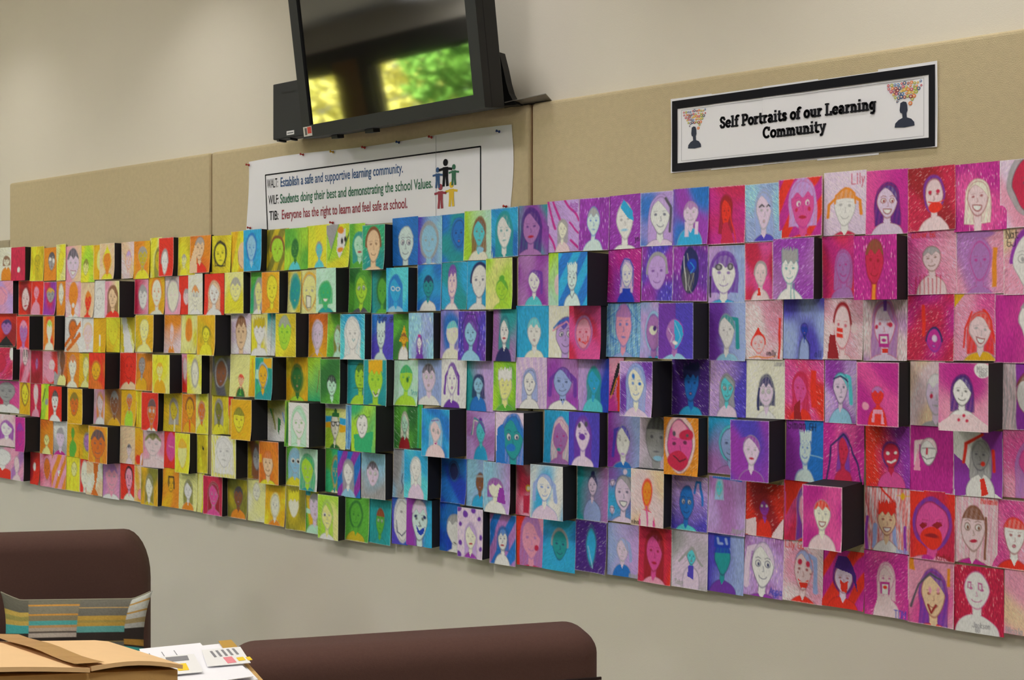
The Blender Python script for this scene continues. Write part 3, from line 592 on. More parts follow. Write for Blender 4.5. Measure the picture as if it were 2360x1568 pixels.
1530 1610 963 1096 s21|or*|P hp k lp.h . .46 .48 .36 .44 g;E pk .45 .2 .22 .14;E cm .65 .3 .2 .1;E cm .4 .75 .3 .16;E dg .3 .28 .05 .04;E dg .68 .32 .04 .03;L k .018 .28 .68 .45 .76 .62 .7
1632 1700 962 1093|cy^mv|P pb nv aq.h mv .78 .48 .34 .28 s
1683 1773 969 1110 s37|in%pu|P lm gy pu.q pu .55 .5 .2 .23 r
1812 1898 969 1110|pu:b|P ib b ib.s ib .52 .48 .16 .24 s;T k .04 .03 .13 Siman;T k .62 .06 .11 6H;L sb .015 .65 .56 1 .6
1898 1992 976 1114|hp%mg*|P cm dr v.l cm .5 .46 .13 .24 f;L nv .03 .1 .95 .2 .4 .5 .2 .7 .4 .95 .95
1996 2097 984 1123|r>pu*|P cm dr dv.h hp .58 .48 .18 .2 n;E w .5 .44 .04 .03;E w .68 .44 .035 .025;L w .03 .5 .58 .58 .6 .68 .56
2096 2199 982 1136|mg|P w dg lp.q . .42 .4 .19 .2 x;R gy .27 .34 .58 .36;L dg .012 .28 .48 .38 .52 .55 .48;L cm .03 .38 .36 .38 .44;G pk .08 .7 .18 .35 .25 .7
2198 2312 995 1145|w|G pu 0 .35 .35 .6 .35 1 .02 1;G pu .55 0 1 0 1 1 .75 .9 .7 .4;L r .05 .2 .5 .25 .2 .6 .05;L r .05 .8 .3 .82 .6;P gy dg gy.l w .55 .38 .17 .22 f;E r .6 .5 .04 .04;G r .52 .75 .6 .72 .72 .95 .55 .98
2312 2425 994 1150|pk%hp*|P hp mg mv.l mg .75 .5 .4 .35 f
#6
-22 36 955 1028 s5|lp%pk|P w mv pu.l lp .65 .45 .22 .22 f
35 58 962 1042 s35|mg|P mg v pu.c . .5 .5 .3 .3 x
93 123 968 1047|do%or|P ly br - ly .5 .6 .2 .16 n
123 155 972 1050|w^gy|P lm gy gy.f mg .5 .5 .28 .28 n
155 184 978 1053|am|P g ol - g .45 .3 .14 .16 n;E g .5 .75 .28 .2
183 208 981 1059|oy%am|P mv dg gy.h . .75 .5 .3 .24 f
204 248 983 1068 s30|am%or|P do dg dg.c do .5 .5 .38 .38 s
277 313 982 1069|sk|P lp gy dg.c lp .6 .65 .14 .15 f
311 330 988 1072|am^or|E r .5 .85 .4 .12
324 379 991 1078|pk%lp|P lp gy ol.c lp .52 .4 .34 .28 f
379 404 995 1079|r|E hp .6 .42 .42 .38;L pk .03 .4 .4 .8 .45
403 438 999 1091 s17|y|P ly am am.f . .5 .52 .3 .36 x
454 480 1002 1091|y%oy|G k .5 .4 .58 .28 .66 .42
487 544 1005 1101 s28|y!w|P w gy w.l . .52 .4 .3 .34 f
571 599 1017 1105|br%oy|P gy dg br.l . .75 .45 .3 .3 n
597 642 1018 1117 s17|or%do|P sk br do.f y .45 .52 .26 .28 s;R am 0 .3 .15 .5
660 705 1027 1121|g%lg|P sb gy sb.l y .45 .42 .28 .28 f;E w .35 .38 .1 .06;E w .6 .4 .1 .06;E k .36 .39 .055 .035;E k .6 .41 .055 .035
690 732 1035 1132 s18|mt^w|P lg gy eg.l te .45 .5 .34 .32 f
751 781 1032 1135|eg%g|P te am dg.h cr .75 .55 .25 .3 n
778 831 1041 1146 s4|pu/b|P w gy gy.l sb .48 .48 .2 .26 f
833 888 1045 1150 s18|sb^gy|P lm gy dg.c . .48 .46 .24 .26 oB
907 933 1038 1147|sb%gy|L nv .02 .85 .5 .75 .65 .9 .8 .7 .9
931 986 1038 1150 s31|cy%aq|P w gy w.l lm .5 .4 .18 .22 f
1017 1076 1058 1160|db%b|P nv b nv.h . .5 .3 .18 .2 x
1075 1116 1060 1168|sb%pb|P br dg - cy .78 .48 .24 .2 o;R gy .55 .33 1 .38
1114 1176 1066 1183 s13|sb>lv|P cr gy pu.b w .45 .52 .24 .18 x;G pu .6 .5 .75 .5 .85 .8 .5 .78
1190 1224 1073 1188|cm%pk|E am .85 .45 .18 .07;E cr .85 .45 .1 .04;R cm .5 .6 .9 .95
1222 1297 1073 1198 s32|w%cy|P w b pb.t lm .45 .42 .23 .25 s
1330 1402 1077 1201|te>mv|P lm nv nv.u pb .5 .36 .15 .2 s
1402 1456 1078 1203|cy%pu|P lm nv gy.p lm .65 .48 .36 .32 g;E lm .18 .3 .1 .06;E lm .72 .08 .09 .05;E lm .18 .8 .11 .07;L nv .012 .08 .27 .18 .38 .28 .26 .18 .26 .08 .27;L nv .012 .08 .77 .18 .9 .28 .76 .18 .76 .08 .77
1454 1530 1083 1214 s20|lp%sk|P or r r.h hp .5 .42 .14 .22 f;G lp .3 1 .32 .72 .68 .74 .68 1;L hp .03 .5 .66 .5 1;T k .03 .9 .08 nina
1548 1632 1100 1223|lv^in*|P b nv b.c aq .42 .5 .2 .3 sB;L b .05 .65 .3 .68 .1 .8 .1 .85 .5
1633 1719 1102 1232|lv%mv|P aq gy sb.l . .3 .2 .09 .14 f;R b .1 0 .9 .05;R mv .4 .48 .6 .8;T gy .64 .87 .09 JasperF
1719 1807 1116 1238|r%dr*|P pu dr dr.l r .5 .46 .12 .16 f;E w .44 .42 .025 .025;E w .56 .42 .025 .025;G lp 0 .7 .3 .65 .3 1 0 1;G lp .75 .9 1 .6 1 1 .7 1
1808 1866 1109 1246|hp^cm|G r 0 0 1 0 .4 .35 .1 .6;P pk gy v.l r .95 .48 .38 .34 f
1849 1941 1120 1268 s51|mg%hp|P cr gy r.c lp .5 .46 .2 .23 g
1993 2097 1125 1272|lp!r*|L cm .01 .1 .5 0 .1;L pu .05 .05 .5 .05 1;L pu .05 .9 .6 .92 1;L r .03 .35 0 .7 .3;L pb .06 .25 .6 .2 .95;L pb .06 .65 .6 .7 .9;P sk dr r.s w .5 .52 .2 .24 g;E am .85 .13 .05 .05;L am .012 .7 .13 .85 .13 1 .1;T pb .68 .92 .09 Jamie
2097 2202 1134 1291|cm%r|P hp dr v.h pk .5 .5 .36 .33 n;E r .48 .68 .24 .16;E dr .48 .66 .14 .03;G dr .22 .5 .3 .45 .4 .5 .3 .55;G dr .5 .5 .6 .44 .72 .5 .6 .56;E mg .4 .98 .14 .06;T dr .6 .9 .09 Katie
2202 2300 1148 1301|lp!pk|P lp br br.f mg .42 .48 .28 .34 rB;L br .03 .72 .3 .72 .9;T r .6 .01 .08 Melanie
2287 2425 1157 1316|hp%pk*|P w dr r.f r .38 .52 .18 .26 o
#7
-22 25 1031 1101|pk%gy|P w gy w.c r .6 .35 .4 .25 x
25 55 1035 1108 s15|pk%mv|P lp gy - lp .45 .5 .2 .25 x
70 92 1045 1117|dr%r|E w .45 .45 .15 .12
92 122 1042 1122|pk%cm|P do br pk.h . .55 .5 .25 .3 n
119 153 1050 1127|pk/or|G w .5 .65 .4 .45 .5 .48 .62 .45|pink and orange striped sheet with white heart
152 184 1051 1132|y|P ly ol - . .6 .4 .2 .2 n
185 209 1057 1136|r|P cr gy - sk .45 .5 .36 .4 f
200 237 1067 1142|cr%sk|G do .4 0 .75 0 .55 .8 .75 1 .3 1 .5 .6
238 277 1069 1150|mv%pk|P pk gy mv.c w .5 .4 .36 .36 s
277 311 1070 1153|r|P pk k k.a cr .6 .42 .24 .3 f
310 331 1073 1157|sk%am|P pk r - . .7 .8 .3 .15 x
325 364 1079 1165 s11|am%ol|P cr gy ol.l oy .5 .52 .2 .28 f
376 414 1082 1169|am%or|P am k - . .5 .4 .2 .2 f;L k .04 .35 .45 .35 .22 .65 .22 .68 .5
413 455 1091 1176|ly|P w gy ol.l or .5 .48 .2 .24 f
455 471 1091 1181|y%ly|L ly .1 .5 .1 .5 .9
468 513 1098 1188 s13|cm|P hp gy dr.l hp .55 .48 .24 .28 s
524 571 1106 1195|ol%oy|P br dg dg.c or .55 .45 .22 .24 o
571 612 1106 1202|cr%ly|P cr gy - . .5 .3 .2 .2 f
612 658 1120 1211|y%am|P cr gy ly.h or .5 .52 .2 .26 n
659 705 1122 1223|oy%ol|P cr oy y.s . .4 .45 .26 .26 x
703 735 1130 1230|am%g|R te 0 0 .4 .15;R mt .0 .45 .4 .55;P lm gy gy.c mt .72 .4 .4 .3 o
732 780 1142 1244 s18|ly%lg|P ly gy lg.l w .45 .48 .24 .3 f;E w .35 .45 .08 .04;E k .36 .46 .04 .03
796 852 1148 1248|g|P g dgn dgn.h oy .45 .42 .24 .28 s
851 902 1153 1254|te|P g dgn dr.f te .52 .5 .19 .27 fB
904 941 1147 1255|in%b|P w gy w.h . .65 .5 .45 .42 x;L nv .022 .3 .5 .35 .75 .6 .82 .9 .68;E gy .6 .3 .08 .03
937 995 1151 1260 s19|pu>cy|R pu 0 0 .3 1;P ib k lm.c in .52 .45 .3 .42 n;E nv .36 .36 .06 .035;E nv .72 .37 .06 .035;G db .38 .55 .5 .66 .72 .56 .68 .72 .56 .76 .44 .7;L dg .014 .5 .5 .58 .56 .48 .58
1014 1060 1159 1272|b%db|P w gy gy.c w .75 .55 .4 .3 x;L k .02 .7 .8 .8 .82
1054 1113 1172 1287 s16|lm|E v .05 .02 .12 .08;E v .32 .12 .09 .07;E v .62 .04 .1 .06;E v .85 .2 .06 .05;E v .12 .33 .06 .05;E v .92 .55 .06 .06;E v .12 .72 .07 .05;E v .05 .95 .1 .07;E v .92 .8 .06 .05;P cr gy lv.l pu .52 .58 .2 .24 r|lavender sheet with purple polka dots and lilac haired girl
1129 1190 1188 1302|b/mv|P w nv b.b w .5 .5 .18 .22 r
1191 1253 1193 1305|r>pk|P pk mv mv.l cm .55 .45 .34 .4 s;E cm .75 .62 .08 .06
1252 1327 1199 1316|b%cy|P te nv gy.a . .52 .5 .22 .28 s
1327 1400 1203 1319 c9|dv*|P cy te dv.h . .5 .5 .14 .34 x;L sb .02 .4 .5 .55 .9
1401 1472 1210 1329|pb>lv|P lm gy pb.p b .48 .5 .17 .2 f;T gy .7 .92 .07 Abigail
1472 1548 1218 1345|cm%r|P hp dr dr.l pk .48 .45 .24 .33 r
1548 1632 1223 1357|lm%gy|P aq nv gy.a lm .55 .46 .13 .12 o;G in .48 .6 .62 .6 .6 .85 .45 .78;L gy .04 .2 .55 .55 .3 .85 .6;T gy .1 .87 .08 Toby
1631 1715 1231 1367|in>pb|P te nv db.f v .42 .45 .22 .26 x;R db .2 .05 .62 .25;L pb .04 .3 .1 .32 .18 .4 .18;L pb .04 .5 .1 .52 .18
1716 1806 1240 1376|mv%lv*|P w nv lm.q pu .48 .48 .28 .36 sB;T db .68 .82 .11 Anna;T db .78 .9 .08 6M
1806 1897 1250 1389|lp%pk*|P lp dr pb.p r .5 .48 .22 .32 n;E cm .42 .34 .06 .05;E cm .62 .36 .05 .05;G r .38 .62 .5 .66 .64 .62 .6 .76 .44 .76;L w .012 .4 .66 .62 .66;E dr .38 .52 .015 .015;E dr .68 .52 .015 .015;T r .04 .02 .11 Lily 6a
1896 1992 1271 1402|r/mg|P lm dr dv.h r .5 .5 .22 .24 n;G r .4 .5 .5 .58 .62 .52 .6 .72 .46 .72;G dv .3 .3 .4 .1 .6 .1 .8 .4 .85 .7 .7 .4 .45 .35
1992 2094 1275 1422|hp*%mg|P lp mg lp.l lp .5 .42 .17 .22 n;R mg .36 .46 .58 .66;R w .4 .5 .54 .66;E r .47 .55 .05 .03;G lp .3 .7 .6 .7 .7 1 .2 1;T db .68 .88 .12 TOM
2092 2199 1291 1442|pk%hp|P sk dr v.l r .56 .54 .25 .33 s;R or .05 .02 .15 .2;R or .85 .1 .92 .4;E pk .48 .46 .03 .05;E pk .66 .46 .03 .05;L dr .03 .44 .7 .52 .82 .62 .7;L dg .03 .08 .75 .25 .4 .5 .22 .7 .28
2198 2314 1309 1461|cm*|P w mg - w .46 .36 .25 .28 s;R mg .28 .24 .36 .34;R w .3 .26 .34 .33;R mg .5 .24 .58 .34;R w .52 .26 .56 .33;T gy .38 .84 .07 Jackson;T gy .44 .92 .06 6G
2315 2430 1320 1468|pk%sk|P hp dr dr.l . .85 .5 .3 .3 r;T gy .05 .9 .09 Nicola F. 6F
'''

# ---------------------------------------------------------------- wall monitor, tilted forward
M_plas = mat('charcoal_plastic', '1d1f22', .5, .06, 80, k=1.0, spec=.35); M_plas2 = mat('black_plastic', '101112', .5, k=1.0)
def screen_mat():
    m = mat('screen_glass', '121211', .04, k=1.0); m.node_tree.nodes['Principled BSDF'].inputs['IOR'].default_value = 2.3; return m
BL = at_y(699, 320, -.15); BR = at_z(1118, 248, BL.z)
tex = (BR-BL); TW = tex.length; tex.normalize(); nh = Vector((tex.y, -tex.x, 0)); tl = math.radians(8.0)
tup = UPV*math.cos(tl)+nh*math.sin(tl); tn = tex.cross(tup); TH = TW*.62
def tvp(a, b, c=0.0): return BL+tex*a+tup*b+tn*c            # along width, up, out of the screen
def tbox(name, a, b, m, parent, bevel=0.0):
    bm = bmesh.new(); vs = [bm.verts.new(tvp(x, y, z)) for x in (a[0], b[0]) for y in (a[1], b[1]) for z in (a[2], b[2])]
    for f in ((0,1,3,2),(4,6,7,5),(0,4,5,1),(2,3,7,6),(0,2,6,4),(1,5,7,3)): bm.faces.new([vs[i] for i in f])
    return bm_obj(name, bm, m, parent, bevel=bevel)
tv = tag(empty('wall_monitor', tvp(TW/2, TH/2, -.12)), 'large charcoal flat screen monitor tilted down high on the wall, reflecting windows', 'monitor')
bz = .042
bm = bmesh.new()
def q_(bm, pts):
    a = [bm.verts.new(tvp(x, y, 0)) for x, y in pts]; b = [bm.verts.new(tvp(x, y, -.03)) for x, y in pts]; n = len(pts)
    bm.faces.new(a); bm.faces.new(b[::-1])
    for i in range(n): bm.faces.new((a[i], b[i], b[(i+1) % n], a[(i+1) % n]))
q_(bm, [(0, 0), (TW, 0), (TW-bz, bz), (bz, bz)]); q_(bm, [(TW, 0), (TW, TH), (TW-bz, TH-bz), (TW-bz, bz)])
q_(bm, [(TW, TH), (0, TH), (bz, TH-bz), (TW-bz, TH-bz)]); q_(bm, [(0, TH), (0, 0), (bz, bz), (bz, TH-bz)])
bm_obj('bezel', bm, M_plas, tv)
tbox('screen', (bz, bz, -.02), (TW-bz, TH-bz, -.008), screen_mat(), tv)
tbox('rear_housing', (0, 0, -.09), (TW, TH, -.03), M_plas, tv, .004)
tbox('side_speaker_strip', (bz-.012, bz, -.008), (bz-.004, TH-bz, -.004), M_plas2, tv)
tbox('mount_plate', (TW*.3, TH*.25, -.115), (TW*.7, TH*.75, -.09), M_plas2, tv)
c_ = tvp(TW/2, TH/2, -.1); box('wall_arm', (c_.x-.05, c_.y, c_.z-.06), (c_.x+.05, WALLY, c_.z+.06), M_plas2, tv)
stk = tbox('sticker', (.006, .006, 0), (.05, .038, .0008), mat('sticker_white', 'c9c6c0', .4), tv)
tbox('red_mark', (.028, .014, .0008), (.048, .036, .0013), mat('sticker_red', 'c03428', .4), stk)
for a_ in (.014, .02): tbox('print_line', (a_, .01, .0008), (a_+.004, .034, .0012), M_plas2, stk)
for a_, w_ in ((.1, .03), (.27, .04)): tbox('cable_socket', (a_, -.012, -.07), (a_+w_, 0, -.04), M_plas2, tv)
# curved black cable cover and thin grey shelf plate behind the monitor's lower right corner
prof = [(1150, 120), (1160, 160), (1166, 190), (1173, 215), (1183, 233), (1192, 241), (1160, 244), (1150, 246)]
prism('cable_cover', [at_y(x, y, -.045) for x, y in prof], (0, .03, 0), M_plas2, tv)
e0, e1 = at_y(1186, HY, .0).x, at_y(1262, HY, .0).x
tag(prism('shelf_plate', [(e0, WALLY-.001, ZT+.001), (e1, WALLY-.001, ZT+.001), (e1+.015, -.03, ZT+.013), (e0, -.05, ZT+.001)], (0, 0, .002), mat('grey_metal', '8b8881', .45)), 'thin grey plate jutting over the felt board beside the monitor', 'shelf')
# small computer unit behind the left edge
a = at_y(629, 323, -.10); b = at_y(716, 192, -.10)
pc = tag(empty('mini_computer', ((a.x+b.x)/2, WALLY, a.z)), 'small dark desktop computer unit fixed beside the left edge of the monitor', 'computer')
box('case', (a.x, -.10, a.z), (b.x, -.055, at_y(629, 195, -.1).z), M_plas, pc, bevel=.003)
box('wall_bracket', (a.x+.02, -.055, a.z+.05), (b.x-.02, WALLY, a.z+.12), M_plas2, pc)
s0, s1 = at_y(661, 312, -.1), at_y(678, 300, -.1)
st = box('white_label', (s0.x, -.1008, s0.z), (s1.x, -.10, s1.z), mat('label_white', 'dcdcdc', .5), pc)
box('barcode', (s0.x+.004, -.1012, s0.z+.004), (s1.x-.004, -.1008, s1.z-.005), mat('print_grey', '7c7c80', .6), st)
for a_ in (.015, .075): box('foot', (a.x+a_, -.095, a.z-.006), (a.x+a_+.012, -.06, a.z), M_plas2, pc)

# ---------------------------------------------------------------- printed banners
def text_mesh(name, body, x0, x1, zb, cap, y, m, parent, bold=.018):
    cu = bpy.data.curves.new('txt', 'FONT'); cu.body = body; cu.offset = bold; t = bpy.data.objects.new('txt', cu); COL.objects.link(t)
    dg = bpy.context.evaluated_depsgraph_get(); me = bpy.data.meshes.new_from_object(t.evaluated_get(dg)); bpy.data.objects.remove(t); bpy.data.curves.remove(cu)
    co = np.empty(len(me.vertices)*3, np.float32); me.vertices.foreach_get('co', co); co = co.reshape(-1, 3)
    mn, mxx = co[:, 0].min(), co[:, 0].max(); o3 = np.empty_like(co)
    o3[:, 0] = x0+(co[:, 0]-mn)/(mxx-mn)*(x1-x0); o3[:, 1] = y; o3[:, 2] = zb+co[:, 1]*cap/.7
    me.vertices.foreach_set('co', o3.reshape(-1)); me.update(); me.materials.clear(); me.materials.append(m); me.name = name
    o = bpy.data.objects.new(name, me); COL.objects.link(o); set_parent(o, parent); return o
def strips(bm, pts, w, y):                                  # flat ribbon along wall points (x, z)
    for (xa, za), (xb, zb) in zip(pts, pts[1:]):
        d = Vector((xb-xa, zb-za)); L = d.length
        if L < 1e-6: continue
        d /= L; n = Vector((-d.y, d.x))*w/2; e = d*w*.18
        bm.faces.new([bm.verts.new((p[0], y, p[1])) for p in ((xa-e.x+n.x, za-e.y+n.y), (xa-e.x-n.x, za-e.y-n.y), (xb+e.x-n.x, zb+e.y-n.y), (xb+e.x+n.x, zb+e.y+n.y))])
def disc(bm, x, z, rx, rz, y, n=16):
    bm.faces.new([bm.verts.new((x+rx*math.cos(2*math.pi*i/n), y, z+rz*math.sin(2*math.pi*i/n))) for i in range(n)])
def flat_obj(name, bm, m, parent): return bm_obj(name, bm, m, parent)
M_print = mat('banner_paper', 'dedee4', .55, .015, 20); M_ink = mat('ink_black', '15151c', .7, k=1.0, spec=.2)
inks = {'b': mat('ink_blue', '1d4f86', .55, k=1.0), 'g': mat('ink_green', '1c6a4a', .55, k=1.0), 'r': mat('ink_red', '9a2a40', .55, k=1.0), 'y': mat('ink_yellow', 'd3b01e', .55), 'o': mat('ink_orange', 'd8722a', .55), 'n': mat('ink_navy', '18243f', .55, k=1.0), 'l': mat('ink_cyan', '2a7fc0', .55), 'm': mat('ink_magenta', 'b83268', .55), 'e': mat('ink_lime', '9ab02a', .55)}
X = lambda px: at_y(px, HY).x
# the school-values banner
bx0, bx1, bz0, bz1 = X(571), X(1180), wz(.0800), wz(.1405)
vb = tag(empty('values_banner', ((bx0+bx1)/2, 0, bz1)), 'long white paper banner with three lines of coloured text pinned under the monitor', 'banner')
nx, ny = 60, 14; u, v = np.meshgrid(np.linspace(0, 1, nx), np.linspace(0, 1, ny))
P = np.stack([bx0+u*(bx1-bx0)+.010*np.sin(v*3+1)*(u < .03)+.008*np.sin(v*4)*(u > .97), -.0016-.0012*np.abs(np.sin(u*11+v*2))*(1-v*.5)*(v > .05), bz1-v*(bz1-bz0)+.004*np.sin(u*9)*(v < .05)], -1)
i_ = np.arange(nx*ny).reshape(ny, nx); fq = np.stack([i_[:-1, :-1], i_[1:, :-1], i_[1:, 1:], i_[:-1, 1:]], -1).reshape(-1, 4).tolist()
pydata('paper', P.reshape(-1, 3), fq, M_print, vb, True)
yt = -.0031
for k, a, b, c, body, ink, hd, h1 in ((.1165, 617, 648, 930, 'Establish a safe and supportive learning community.', 'b', 'WALT:', 642), (.1030, 620, 647, 998, 'Students doing their best and demonstrating the school Values.', 'g', 'WILF:', 643), (.0900, 622, 651, 940, 'Everyone has the right to learn and feel safe at school.', 'r', 'TIB:', 643)):
    text_mesh('lettering', hd, X(a), X(h1), wz(k), .034, yt, M_ink, vb, .005); text_mesh('lettering', body, X(b), X(c), wz(k), .034, yt, inks[ink], vb, .012)
bm = bmesh.new(); zt_, L_, R_ = wz(.1275), X(613), X(1109)
strips(bm, [(L_+.012, bz0+.01), (L_, zt_), (R_, zt_+.004), (R_, bz0+.01)], .005, yt); flat_obj('border_line', bm, M_ink, vb)
bm = bmesh.new(); strips(bm, [(X(1006), bz0), (X(1006), bz1-.002)], .0015, yt); flat_obj('paper_join', bm, mat('join_grey', '8e8e96', .6), vb)
lx_, lz_ = X(1028), (at_y(1028, 425).z)
def figure(x, z, s, ink, flip=1):
    bm = bmesh.new(); disc(bm, x, z+.034*s*flip, .010*s, .011*s, yt)
    strips(bm, [(x-.026*s, z+.012*s*flip), (x, z+.016*s*flip), (x+.026*s, z+.012*s*flip)], .008*s, yt-.0001); strips(bm, [(x, z+.016*s*flip), (x, z-.006*s*flip)], .022*s, yt-.0002)
    strips(bm, [(x-.005*s, z-.004*s*flip), (x-.008*s, z-.038*s*flip)], .010*s, yt-.0003); strips(bm, [(x+.005*s, z-.004*s*flip), (x+.008*s, z-.038*s*flip)], .010*s, yt-.0004)
    flat_obj('emblem_figure', bm, ink, vb)
figure(lx_, lz_+.035, 1.05, M_ink); figure(lx_-.034, lz_+.022, .8, inks['b']); figure(lx_+.036, lz_+.026, .8, inks['g'])
figure(lx_-.022, lz_-.04, .95, inks['r']); figure(lx_+.026, lz_-.036, .95, inks['y'])
# push pins
PINS = [(575, 381, 'r', 'at the banner\'s top left corner'), (700, 357, 'r', 'above the words safe and supportive'), (769, 351, 'y', 'along the banner\'s top edge'), (842, 341, 'r', 'under the middle of the monitor'), (921, 329, 'b', 'under the monitor near the banner\'s middle'), (996, 317, 'r', 'near the banner\'s paper join'), (1152, 304, 'b', 'at the banner\'s top right corner'), (578, 526, 'r', 'above the blue boxed drawing at the banner\'s foot'), (768, 514, 'r', 'above the clown faced drawing'), (1168, 477, 'r', 'at the banner\'s bottom right corner')]
PM = {'r': (mat('pin_red', 'b02a26', .25, k=1.0), 'red'), 'y': (mat('pin_yellow', 'd8a81e', .25, k=1.0), 'yellow'), 'b': (mat('pin_blue', '1e3f7e', .25, k=1.0), 'blue')}
for px, py, c, wd in PINS:
    p = at_y(px, py, -.003); r = tag(empty('push_pin', p), '%s plastic push pin %s' % (PM[c][1], wd), 'push pin', 'push pins on the banner')
    lathe('head', [(.0045, .002), (.0048, .003), (.0026, .0045), (.0022, .010), (.0042, .0135), (.0042, .0150), (.0015, .0156)], p, (-.15, -1, .1), PM[c][0], r, 12)
    lathe('needle', [(.0005, -.004), (.0005, .003)], p, (-.15, -1, .1), mat('steel', '9a9a9a', .3, metal=1), r, 6)
# the title banner: five taped sheets with a black border
tx = [X(q) for q in (1548, 1641, 1760, 1886, 2026, 2162)]; z0, z1 = wz(.0963), wz(.1420)
tb = tag(empty('title_banner', ((tx[0]+tx[5])/2, 0, z0)), 'white paper title banner with thick black border, reading Self Portraits of our Learning Community', 'banner')
for i in range(5):
    nx, ny = 12, 8; u, v = np.meshgrid(np.linspace(0, 1, nx), np.linspace(0, 1, ny)); dz = (.002, 0, .001, -.002, .003)[i]
    P = np.stack([tx[i]-.002*(i > 0)+u*(tx[i+1]-tx[i]+.002*(i > 0)), -.0015-.0002*i-.0008*np.sin(u*3.1+i)-(.004*(1-u)**6 if i == 0 else (.004*u**6 if i == 4 else 0))*np.abs(v-.5)*2, z0+dz+(1-v)*(z1-z0)], -1)
    i_ = np.arange(nx*ny).reshape(ny, nx); pydata('paper_sheet', P.reshape(-1, 3), np.stack([i_[:-1, :-1], i_[1:, :-1], i_[1:, 1:], i_[:-1, 1:]], -1).reshape(-1, 4).tolist(), M_print, tb, True)
yb = -.0031; bm = bmesh.new(); i0, w0 = .005, .0225
bo = [(tx[0]+i0, z0+i0), (tx[5]-i0, z0+i0), (tx[5]-i0, z1-i0), (tx[0]+i0, z1-i0)]; bi = [(tx[0]+i0+w0*.7, z0+i0+w0), (tx[5]-i0-w0*.7, z0+i0+w0), (tx[5]-i0-w0*.7, z1-i0-w0), (tx[0]+i0+w0*.7, z1-i0-w0)]
yc = lambda x: yb-.0042*max(0, 1-(x-tx[0])/.03)-.0042*max(0, 1-(tx[5]-x)/.04)
vo = [bm.verts.new((x, yc(x), z)) for x, z in bo]; vi = [bm.verts.new((x, yc(x), z)) for x, z in bi]
for i in range(4): bm.faces.new((vo[i], vo[(i+1) % 4], vi[(i+1) % 4], vi[i]))
flat_obj('black_border', bm, M_ink, tb)
bm = bmesh.new(); g = .033; ring = [(tx[0]+g, z0+g), (tx[5]-g, z0+g), (tx[5]-g, z1-g), (tx[0]+g, z1-g), (tx[0]+g, z0+g)]; strips(bm, ring, .0008, yb); flat_obj('thin_frame', bm, mat('join_grey', '8e8e96', .6), tb)
def arc(cx, cy, rx, ry, a0, a1, n=14): return [(cx+rx*math.cos(math.radians(a0+(a1-a0)*i/n)), cy+ry*math.sin(math.radians(a0+(a1-a0)*i/n))) for i in range(n+1)]
sb = lambda x0, x1, y=.06: [(x0, y), (x1, y)]
SL = {'l': ([[(.2, 0), (.2, 1)], sb(0, .4), sb(0, .2, .95)], .45), 'i': ([[(.2, 0), (.2, .68)], sb(0, .4), sb(0, .2, .63), [(.2, .86), (.2, .98)]], .45),
 'f': ([[(.2, 0), (.2, .78)]+arc(.37, .78, .17, .17, 180, 40, 8), sb(0, .42), sb(0, .42, .62)], .5), 't': ([[(.2, .9), (.2, .2)]+arc(.36, .2, .16, .15, 180, 320, 8), sb(.0, .44, .62)], .5),
 'r': ([[(.18, 0), (.18, .68)], sb(0, .42), sb(0, .2, .63), [(.18, .38), (.28, .56), (.4, .62), (.48, .54)]], .56), 'n': ([[(.18, 0), (.18, .68)], [(.18, .45), (.3, .6), (.45, .6), (.56, .45), (.56, 0)], sb(0, .36), sb(.4, .74), sb(0, .2, .63)], .78),
 'm': ([[(.18, 0), (.18, .68)], [(.18, .45), (.28, .6), (.42, .6), (.52, .45), (.52, 0)], [(.52, .45), (.62, .6), (.76, .6), (.86, .45), (.86, 0)], sb(0, .34), sb(.4, .66), sb(.74, 1.02), sb(0, .2, .63)], 1.06),
 'u': ([[(.18, .66), (.18, .22), (.26, .08), (.42, .08), (.56, .24)], [(.56, .66), (.56, 0)], sb(0, .2, .63), sb(.38, .58, .63), sb(.56, .74)], .78), 'a': ([arc(.3, .2, .18, .15, 0, 360), [(.12, .54), (.24, .64), (.4, .62), (.5, .5), (.5, 0)], sb(.5, .68)], .72),
 'e': ([arc(.34, .34, .24, .28, 8, 325), [(.12, .36), (.58, .36)]], .68), 'o': ([arc(.35, .34, .25, .28, 0, 360)], .72), 's': ([[(.48, .5), (.38, .62), (.2, .62), (.12, .5), (.2, .39), (.38, .31), (.48, .2), (.4, .07), (.2, .06), (.1, .2)]], .6),
 'g': ([arc(.3, .36, .19, .26, 0, 360), [(.52, .66), (.52, -.12), (.4, -.26), (.16, -.22)], sb(.52, .7, .63)], .74), 'y': ([[(.15, .64), (.38, .05)], [(.62, .64), (.32, -.22), (.14, -.24)], sb(0, .3, .63), sb(.48, .76, .63)], .76),
 'S': ([[(.6, .72), (.5, .92), (.25, .94), (.13, .76), (.22, .58), (.5, .44), (.6, .26), (.5, .07), (.22, .06), (.1, .28)]], .72), 'C': ([arc(.45, .5, .34, .43, 45, 315), [(.7, .66), (.7, .94)]], .85),
 'P': ([[(.2, 0), (.2, .96)], [(.05, .94), (.5, .94), (.66, .84), (.68, .7), (.64, .56), (.5, .47), (.2, .47)], sb(0, .44)], .78), 'L': ([[(.2, 0), (.2, 1)], sb(0, .68), [(.64, 0), (.64, .3)], sb(0, .42, .95)], .78), ' ': ([], .34)}
